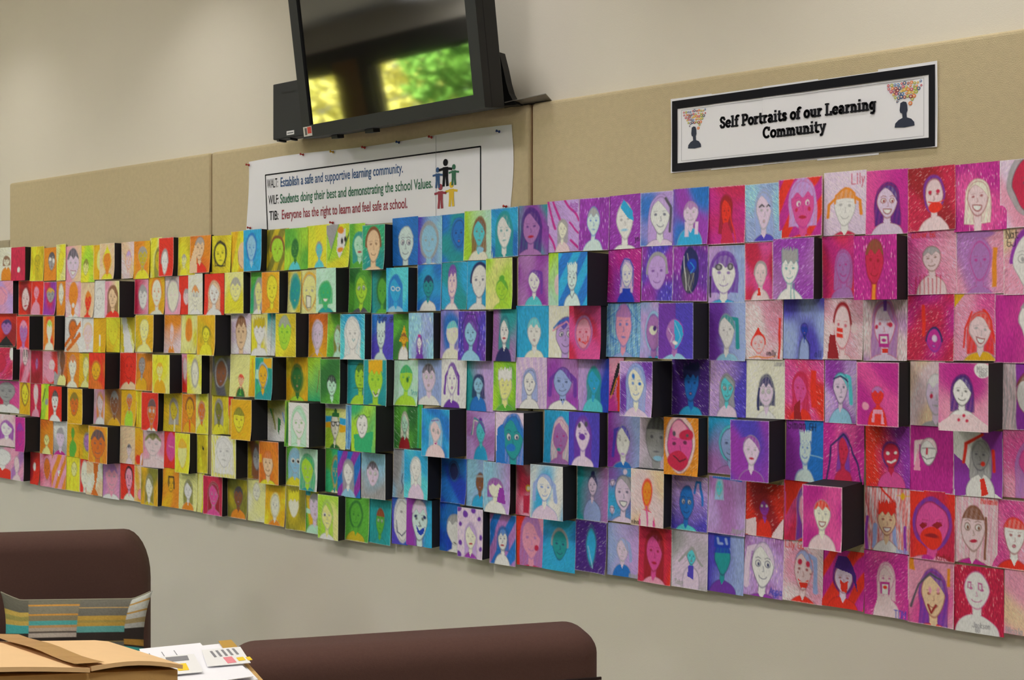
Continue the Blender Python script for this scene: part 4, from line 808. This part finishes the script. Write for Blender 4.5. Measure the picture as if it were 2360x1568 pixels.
def slab(body, x0, x1, zb, cap, parent):
    tw = sum(SL[c][1] for c in body); sx = (x1-x0)/tw; x = 0.0; bm = bmesh.new(); k = 0
    for c in body:
        for pl in SL[c][0]: k += 1; strips(bm, [(x0+(x+px)*sx, zb+pz*cap) for px, pz in pl], cap*(.215 if len(pl) != 2 or pl[0][0] == pl[1][0] else .15), yb-.00002*k)
        x += SL[c][1]
    return flat_obj('lettering', bm, M_ink, parent)
slab('Self Portraits of our Learning', X(1660), X(2021), wz(.1208), .030, tb); slab('Community', X(1759), X(1905), wz(.1118), .030, tb)
def bust(cx, zt, w, h, k):
    rg = random.Random(k); pm = lambda u, v: (cx+(u-.5)*w, zt-v*h)
    body = [(.36, .62), (.38, .46), (.46, .43), (.54, .45), (.57, .52), (.58, .64), (.55, .7), (.56, .8), (.68, .84), (.76, .92), (.77, 1.0), (.5, 1.02), (.22, 1.0), (.24, .91), (.33, .84), (.44, .8), (.43, .7), (.38, .68)]
    bm = bmesh.new(); bm.faces.new([bm.verts.new((pm(a, b)[0], yb, pm(a, b)[1])) for a, b in body]); flat_obj('bust_emblem', bm, inks['n'], tb)
    sets = {c: bmesh.new() for c in 'rbyomle'}; wh = bmesh.new()
    for i in range(7):
        v_ = .03+i*.075; hw = .49-max(0, i-1)*.062
        for j in range(11-i):
            u_ = .5-hw+2*hw*(j+.5)/(11-i)+rg.uniform(-.012, .012); vv = v_+rg.uniform(-.015, .015)
            if .34 < u_ < .62 and vv > .38: continue
            r_ = rg.uniform(.03, .055)*w; p = pm(u_, vv); c = rg.choice('rbyomle'); disc(sets[c], p[0], p[1], r_, r_, yb-.0001*(j % 3), 12)
            disc(wh, p[0], p[1], r_*.55, r_*.55, yb-.0005, 8)
    for c, b_ in sets.items():
        if len(b_.faces): flat_obj('badge_cluster', b_, inks[c], tb)['kind'] = 'stuff'
        else: b_.free()
    flat_obj('badge_centres', wh, mat('badge_pale', 'd8b8a0', .6), tb)['kind'] = 'stuff'
bust(X(1602), at_y(1602, 254).z, X(1630)-X(1575), (at_y(1602, 254).z-at_y(1602, 341).z), 3)
bust(X(2086), at_y(2086, 190).z, X(2128)-X(2044), (at_y(2086, 190).z-at_y(2086, 292).z), 3)

text_mesh('lettering', 'lenovo', at_y(649, HY, -.1012).x, at_y(681, HY, -.1012).x, at_y(650, 217, -.1012).z, .011, -.1012, mat('dark_print', '0c0d0f', .6, k=1.0), pc, .02)

# ---------------------------------------------------------------- armchairs
M_fab = mat('brown_upholstery', '5b3f37', .95, .14, 160, .35, 500, k=1.0); M_seam = mat('dark_seam', '2c1d19', .95, k=1.0); M_wood = mat('dark_leg', '3a2a22', .5, .2, 20, k=1.0)
def armchair(right, d, Wd, rx_, rz_, top, label, seam):
    d = Vector((d.x, d.y, 0)).normalized(); ang = math.atan2(d.y, d.x)
    r = tag(empty('armchair', (right.x, right.y, 0), ang), label, 'armchair', 'brown armchairs in front of the display')
    pl = [(-Wd, 0, .34), (0, 0, .34), (0, 0, top-rz_)]
    pl += [(-rx_+rx_*math.cos(t), 0, top-rz_+rz_*math.sin(t)) for t in np.linspace(0, math.pi/2, 9)[1:]]
    pl += [(-Wd+rx_-rx_*math.sin(t), 0, top-rz_+rz_*math.cos(t)) for t in np.linspace(0, math.pi/2, 9)]
    bk = prism('backrest', pl, (0, .16, 0), M_fab, r, bevel=.055, seg=6, local=True, smooth=True)
    if seam: box('back_seam', (-Wd+.02, -.004, top-.105), (-.004, .0, top-.099), M_seam, r, local=True)
    box('seat_base', (-Wd, -.50, .14), (0, .14, .34), M_fab, r, bevel=.03, seg=4, local=True)
    box('seat_cushion', (-Wd+.01, -.50, .335), (-.01, .0, .44), M_fab, r, bevel=.035, seg=4, local=True)
    for lx2 in (-Wd+.08, -.08):
        for ly in (-.44, .06):
            lathe_local(r, lx2, ly)
    return r, d
def lathe_local(r, lx2, ly):
    bm = bmesh.new(); bmesh.ops.create_cone(bm, cap_ends=True, segments=12, radius1=.018, radius2=.026, depth=.15, matrix=Matrix.Translation((lx2, ly, .075)))
    bm_obj('leg', bm, M_wood, r, local=True, smooth=True)
A1, B1 = at_z(0, 1240, .82), at_z(305, 1231, .82); d1 = (B1-A1).normalized()
ch1, d1 = armchair(B1+d1*.045, d1, .78, .09, .17, .82, 'brown fabric armchair at far left with a striped cushion on it', False)
A2, B2 = at_z(565, 1512, .82), at_z(1330, 1462, .82); d2 = (B2-A2).normalized()
ch2, d2 = armchair(B2+d2*.06, d2, .82, .06, .055, .82, 'brown fabric armchair with rolled top, right of the cardboard parcels', True)

# ---------------------------------------------------------------- striped cushion leaning on the left armchair
def fabric_attr():
    m = bpy.data.materials.new('striped_fabric'); m.use_nodes = True; n = m.node_tree.nodes; a = n.new('ShaderNodeAttribute'); a.attribute_name = 'ink'
    m.node_tree.links.new(a.outputs['Color'], n['Principled BSDF'].inputs['Base Color']); n['Principled BSDF'].inputs['Roughness'].default_value = .95; return m
n1 = Vector((d1.y, -d1.x, 0)); O1 = B1+n1*.17
def on_plane(px, py):
    dd = ray(px, py); return EYE+dd*((O1-EYE).dot(n1)/dd.dot(n1))
cTL, cTR = on_plane(2, 1366), on_plane(352, 1362); cd = (cTR-cTL); cw = cd.length; cd.normalize(); cdn = (Vector((0, 0, -1))+n1*.28).normalized(); chh = .27
cn = cd.cross(cdn)*-1
if cn.dot(n1) < 0: cn = -cn
def cushion():
    nx, ny = 120, 84; u, v = np.meshgrid(np.linspace(0, 1, nx), np.linspace(0, 1, ny))
    hc = lambda h: np.array(hexlin(h, 1.2)); C = np.zeros((ny, nx, 3))
    cols = [(0, .19, '0 5a584c,.18 b59a4a,.24 8f8848,.30 b59a4a,.36 3f9a98,.46 2c2620,.56 5a584c,.60 8a8a86'), (.19, .53, '0 6c6858,.07 c08a3a,.09 7a7462,.2 c08a3a,.22 7d7358,.3 4a9a96,.36 b08858,.39 a89a8a,.44 5a5048,.46 b0a498,.53 2a201c'),
            (.53, .87, '0 67645a,.12 b8965a,.13 67645a,.24 b08e3e,.29 9a8644,.33 b08e3e,.38 5a9a94,.46 2e2722,.58 8a7a4a,.60 66645a,.72 77746a'), (.87, 1.01, '0 b8bab2,.08 b08a48,.1 b8bab2,.2 b08a48,.22 b4b4ac,.3 9a8860,.36 a8a8a2,.42 2c2420,.56 a87e34,.63 2c2420,.66 3f9e9a,.78 2c2420')]
    for c0, c1, bands in cols:
        mk = (u >= c0) & (u < c1); bs = [q.split() for q in bands.split(',')]
        for q, (st_, hx) in enumerate(bs): C[mk & (v >= float(st_))] = hc(hx)
    C *= (1+.06*np.random.default_rng(5).normal(size=(ny, nx)))[..., None]
    e = (4*u*(1-u))**.42*(4*v*(1-v))**.42; sag = .026*np.minimum(1, 2.2*4*u*(1-u)); pin = 1-.10*(4*v*(1-v))
    uu = .5+(u-.5)*pin
    def pts(sgn):
        b = np.array(cTL)[None, None]+np.array(cd)*(uu*cw)[..., None]+np.array(cdn)*(v*chh+sag*(1-2*v))[..., None]
        return b+np.array(cn)*(sgn*(.065*e+.004*np.sin(u*19)*e))[..., None]
    r = tag(empty('cushion', cTL+cd*cw/2+cdn*chh), 'striped patchwork cushion in teal, gold, grey and brown on the left armchair', 'cushion')
    for nm, sg in (('front_cover', 1), ('back_cover', -1)):
        me = grid_mesh(nm, pts(sg), C); me.materials.clear(); me.materials.append(M_cush); o = bpy.data.objects.new(nm, me); COL.objects.link(o); set_parent(o, r)
    ed = [pts(1)[0, i] for i in range(0, nx, 3)]; bm = bmesh.new(); prev = None
    for i, p in enumerate(ed):
        rg_ = [bm.verts.new(Vector(p)+(cn*math.cos(t)+UPV*math.sin(t))*.004) for t in np.linspace(0, 2*math.pi, 7)[:-1]]
        if prev:
            for j in range(6): bm.faces.new((prev[j], prev[(j+1) % 6], rg_[(j+1) % 6], rg_[j]))
        prev = rg_
    bm_obj('piping', bm, mat('piping_grey', '8d8876', .9), r, smooth=True)
M_cush = fabric_attr(); cushion()

# ---------------------------------------------------------------- low table with parcels in the foreground
M_card = mat('cardboard', 'b7935c', .85, .08, 30, .1, 300); M_card2 = mat('cardboard_top', 'd9b585', .8, .05, 30); M_tape = mat('brown_tape', 'b08a58', .25, .1, 40); M_pap = mat('office_paper', 'e2e2ea', .6)
FR, BRk = at_z(415, 1531, 1.10), at_z(218, 1469, 1.10); FL = at_z(0, 1545, 1.142); TZ = .72
e1 = (FL-FR)*1.5; FLx = FR+e1; BLx = BRk+e1
mid = (FR+FLx+BRk+BLx)/4
tt = tag(empty('side_table', (mid.x+.04, mid.y+.12, 0), PHI-math.pi/2), 'plain wooden side table under the cardboard parcels', 'table')
box('table_top', (-.42, -.36, TZ-.03), (.42, .36, TZ), mat('table_wood', 'a8875c', .5, .15, 12, stretch=(1, 8, 1)), tt, bevel=.005, local=True)
for sx_ in (-.37, .37):
    for sy_ in (-.31, .31): box('leg', (sx_-.025, sy_-.025, 0), (sx_+.025, sy_+.025, TZ-.03), M_wood, tt, local=True)
cb = tag(empty('cardboard_box', (mid.x, mid.y, TZ)), 'brown cardboard box closed with parcel tape in the lower left corner', 'box')
def dn(p, z): return Vector((p.x, p.y, z))
bm = bmesh.new(); ins = .985
tops = [mid+(p-mid)*ins-UPV*.007 for p in (FR, BRk, BLx, FLx)]
tv_ = [bm.verts.new(p) for p in tops]; bv_ = [bm.verts.new(dn(p, TZ)) for p in tops]
bm.faces.new(tv_); bm.faces.new(bv_[::-1])
for i in range(4): bm.faces.new((tv_[i], bv_[i], bv_[(i+1) % 4], tv_[(i+1) % 4]))
bm_obj('carton', bm, M_card, cb)
def flap(name, s0, s1, lift):
    rows = []
    for sv in np.linspace(s0, s1, 9):
        fr_, bk_ = FR+e1*sv, BRk+e1*sv; bow = .002*math.sin(math.pi*(sv-s0)/(s1-s0))
        rows.append([fr_.lerp(bk_, t)+UPV*(lift*(1-t)**2*math.sin(math.pi*(sv-s0)/(s1-s0)*.9)-(.004 if t > .98 else 0)+bow*(1-t)) for t in np.linspace(-.03, 1.0, 7)])
    bm = bmesh.new(); vt = [[bm.verts.new(p) for p in r_] for r_ in rows]; vb_ = [[bm.verts.new(p-UPV*.005) for p in r_] for r_ in rows]
    R_n, C_n = len(rows), len(rows[0])
    for i in range(R_n-1):
        for j in range(C_n-1): bm.faces.new((vt[i][j], vt[i+1][j], vt[i+1][j+1], vt[i][j+1])); bm.faces.new((vb_[i][j], vb_[i][j+1], vb_[i+1][j+1], vb_[i+1][j]))
    for i in range(R_n-1): bm.faces.new((vt[i][0], vb_[i][0], vb_[i+1][0], vt[i+1][0])); bm.faces.new((vt[i][-1], vt[i+1][-1], vb_[i+1][-1], vb_[i][-1]))
    for j in range(C_n-1): bm.faces.new((vt[0][j], vt[0][j+1], vb_[0][j+1], vb_[0][j])); bm.faces.new((vt[-1][j], vb_[-1][j], vb_[-1][j+1], vt[-1][j+1]))
    bm_obj(name, bm, M_card2, cb)
flap('flap', 0.0, .36, .004); flap('flap', .365, 1.0, .002)
tp = [FR+e1*.33, FR+e1*.42, BRk+e1*.42, BRk+e1*.33]
tape = bmesh.new(); g0 = []
for t in np.linspace(-.03, 1.0, 9): g0.append([tape.verts.new((FR+e1*sv).lerp(BRk+e1*sv, t)+UPV*(.0055+.0012*math.sin(t*9+sv*9))) for sv in (.31, .34, .37, .40, .42)])
for i in range(8):
    for j in range(4): tape.faces.new((g0[i][j], g0[i+1][j], g0[i+1][j+1], g0[i][j+1]))
bm_obj('parcel_tape', tape, M_tape, cb)
# the parcel covered in papers and shipping labels
PZ = 1.042; pTL, pTR, pBR = at_z(322, 1509, PZ), at_z(531, 1484, PZ), at_z(574, 1578, PZ)
eu = (pTL-pTR).normalized(); ev = (pBR-pTR).normalized(); ev = (ev-eu*ev.dot(eu)).normalized()
pc2 = tag(empty('parcel', dn(pTR+eu*.12+ev*.15, TZ)), 'cardboard parcel covered with white papers and shipping labels', 'parcel')
def pp(a, b, z=0.0): return pTR+eu*a*.84+ev*b*.84+UPV*z
prism('carton', [dn(pp(a, b), TZ) for a, b in ((0, 0), (.15, 0), (.15, .24), (0, .24))], (0, 0, PZ-TZ), M_card, pc2)
rg = random.Random(4)
for i, (a0, b0, a1, b1) in enumerate(((.012, .006, .12, .235), (.05, -.008, .15, .2), (.08, .01, .165, .22), (.02, .09, .14, .238))):
    z_ = .002+.0016*i; cs = [(a0, b0), (a1, b0-.006), (a1+.004, b1), (a0-.003, b1)]
    prism('paper_sheet', [pp(a, b, z_+rg.uniform(0, .0008)) for a, b in cs], (0, 0, .0008), M_pap, pc2)
    if i == 2:
        for q in range(4): prism('print_line', [pp(a, b, z_+.0014) for a, b in ((.1+q*.02, .03), (.1012+q*.02, .03), (.1012+q*.02, .16), (.1+q*.02, .16))], (0, 0, .0003), mat('print_grey', '7c7c80', .6), pc2)
prism('corner_tape', [pp(a, b, .0045) for a, b in ((-.002, -.002), (.02, -.004), (.022, .045), (-.002, .047))], (0, 0, .0006), mat('gold_tape', 'b48c3c', .3), pc2)
lb = prism('shipping_label', [pp(a, b, .0105) for a, b in ((.0, .075), (.062, .066), (.072, .165), (.006, .175))], (0, 0, .0006), mat('label_white', 'dcdcdc', .5), pc2)
for nm, hx, (a0, b0, a1, b1) in (('red_patch', 'd8808a', (.026, .128, .04, .164)), ('yellow_patch', 'e2c02a', (.010, .138, .021, .158)), ('yellow_patch', 'e2c02a', (.0, .142, .007, .162))):
    prism(nm, [pp(a, b, .0113) for a, b in ((a0, b0), (a1, b0), (a1, b1), (a0, b1))], (0, 0, .0003), mat(nm+hx, hx, .5), lb)
for q in range(5): prism('print_line', [pp(a, b, .0113) for a, b in ((.012+q*.009, .082), (.016+q*.009, .082), (.016+q*.009, .12), (.012+q*.009, .12))], (0, 0, .0003), mat('print_grey', '7c7c80', .6), lb)
lb2 = prism('shipping_label', [pp(a, b, .0108) for a, b in ((.078, .085), (.13, .078), (.14, .185), (.084, .192))], (0, 0, .0006), mat('label_white', 'dcdcdc', .5), pc2)
prism('yellow_patch', [pp(a, b, .0116) for a, b in ((.1, .135), (.116, .133), (.118, .172), (.102, .174))], (0, 0, .0003), mat('yellow_patche2c02a', 'e2c02a', .5), lb2)
prism('barcode', [pp(a, b, .0116) for a, b in ((.09, .092), (.124, .088), (.126, .115), (.092, .119))], (0, 0, .0003), mat('print_grey', '7c7c80', .6), lb2)
RANK = ['top', 'second', 'third', 'fourth', 'fifth', 'sixth', 'bottom']
def ordinal(n): return '%d%s' % (n, 'th' if 10 <= n % 100 <= 20 else {1: 'st', 2: 'nd', 3: 'rd'}.get(n % 10, 'th'))
HAIRW = {'c': 'short {} hair', 'l': 'long {} hair', 'b': '{} bob', 's': 'spiky {} hair', 'p': '{} ponytail', 'q': '{} ponytail', 't': '{} pigtails', 'a': 'thin {} hair', 'h': '{} hood', 'f': '{} fringe', 'u': '{} bun'}
def look_words(bg, ops):
    b = bg.replace('*', ''); op = next((c for c in '%>^/!:' if c in b), None)
    if op: a, c = b.split(op); bw = PNAME[a] if a == c else PNAME[a]+' and '+PNAME[c]
    else: bw = PNAME[b]
    p = [o.split() for o in ops.split(';') if o.strip().startswith('P')]
    if not p: return bw, None
    p = p[0]; hw = '' if '.' not in p[3] else ', '+HAIRW[p[3].split('.')[1]].format(PNAME[p[3].split('.')[0]])
    return bw, PNAME[p[1]]+' face'+hw
row = 0; seed = 0; pos = 0; N_SHEETS = 0
for ln in DATA.strip().split('\n'):
    if ln[0] == '#': row = int(ln[1:]); pos = 0; continue
    fs = ln.split('|'); hd = fs[0].split(); x0, x1, y0, y1 = (float(q) for q in hd[:4]); bg, ops = fs[1], fs[2]; note = fs[3] if len(fs) > 3 else None
    opt = {q[0]: float(q[1:]) for q in hd[4:]}; side = opt.get('s', 0); seed += 1; pos += 1
    rng = random.Random(seed*7+1)
    flat = not side
    if side:                            # raised on a black box: its depth follows from how much of the box's side shows
        xb = at_y(x1+side, HY).x; d = ray(x1, HY); dep = D-(xb/d.x)*d.y
    else: dep = .003+(7-row)*.0007+(seed % 3)*.0009
    a = at_y(x0, HY, -dep).x; b = at_y(x1, HY, -dep).x; xm = (x0+x1)/2
    zt = at_y(xm, y0-(2 if flat else 0), -dep).z; zb = at_y(xm, y1, -dep).z; w, h = b-a, zt-zb
    nx = max(10, int((x1-x0)/1.55)); ny = max(16, int((y1-y0)/1.55))
    cv = Canvas(nx, ny, w/h, seed); cv.back(bg); cv.run(ops); Cc = cv.finish(.035)
    u, v = np.meshgrid(np.linspace(0, 1, nx), np.linspace(0, 1, ny))
    curl = opt.get('c', 0)/1000.0; c1 = rng.uniform(.0005, .006) if flat else rng.uniform(.0003, .002)
    lift = c1*v**2+curl*np.clip(v*.4+u-.5, 0, 2)**2+(.0012*np.sin(u*3.1+seed)*v)+rng.choice([0, 0, 0, .004, .009])*np.clip(u+v-1.6, 0, 1)**2*4
    rot = rng.uniform(-.018, .018) if flat else rng.uniform(-.005, .005); cx, cz = (a+b)/2, (zt+zb)/2
    lx = (u-.5)*w; lz = (.5-v)*h
    P = np.stack([lx*math.cos(rot)-lz*math.sin(rot), -lift, lx*math.sin(rot)+lz*math.cos(rot)], -1)
    bw, pw = look_words(bg, ops)
    if note: lab = note
    elif pw: lab = '%s sheet, %s' % (bw, pw)
    else: lab = '%s painted sheet' % bw
    place = '%s row, %s from left' % (RANK[row-1], ordinal(pos))
    full = ('' if flat else 'boxed ')+lab+', '+place
    if len(full.split()) > 16 and pw: full = ('' if flat else 'boxed ')+'%s sheet, %s, %s' % (bw.split(' and ')[0], pw, place)
    if len(full.split()) > 16 and pw: full = ('' if flat else 'boxed ')+'%s sheet, %s, %s' % (bw.split(' and ')[0], pw.split(',')[0], place)
    if flat:
        o = bpy.data.objects.new('portrait_drawing', grid_mesh('portrait_drawing', P, Cc)); COL.objects.link(o); o.location = (cx, -dep, cz)
        tag(o, full, 'drawing', 'self portraits on the felt board')
    else:
        r = empty('boxed_portrait', (cx, 0, cz)); tag(r, full, 'drawing', 'self portraits on the felt board')
        bm = bmesh.new(); add_box(bm, (-w/2+.0008, -dep+.0012, -h/2+.0008), (w/2-.0008, 0, h/2-.0008))
        bx_ = bm_obj('black_box', bm, M_black, r, local=True)
        o = bpy.data.objects.new('drawing_sheet', grid_mesh('drawing_sheet', P, Cc)); COL.objects.link(o); o.parent = r; o.location = (0, -dep, 0)
    N_SHEETS += 1
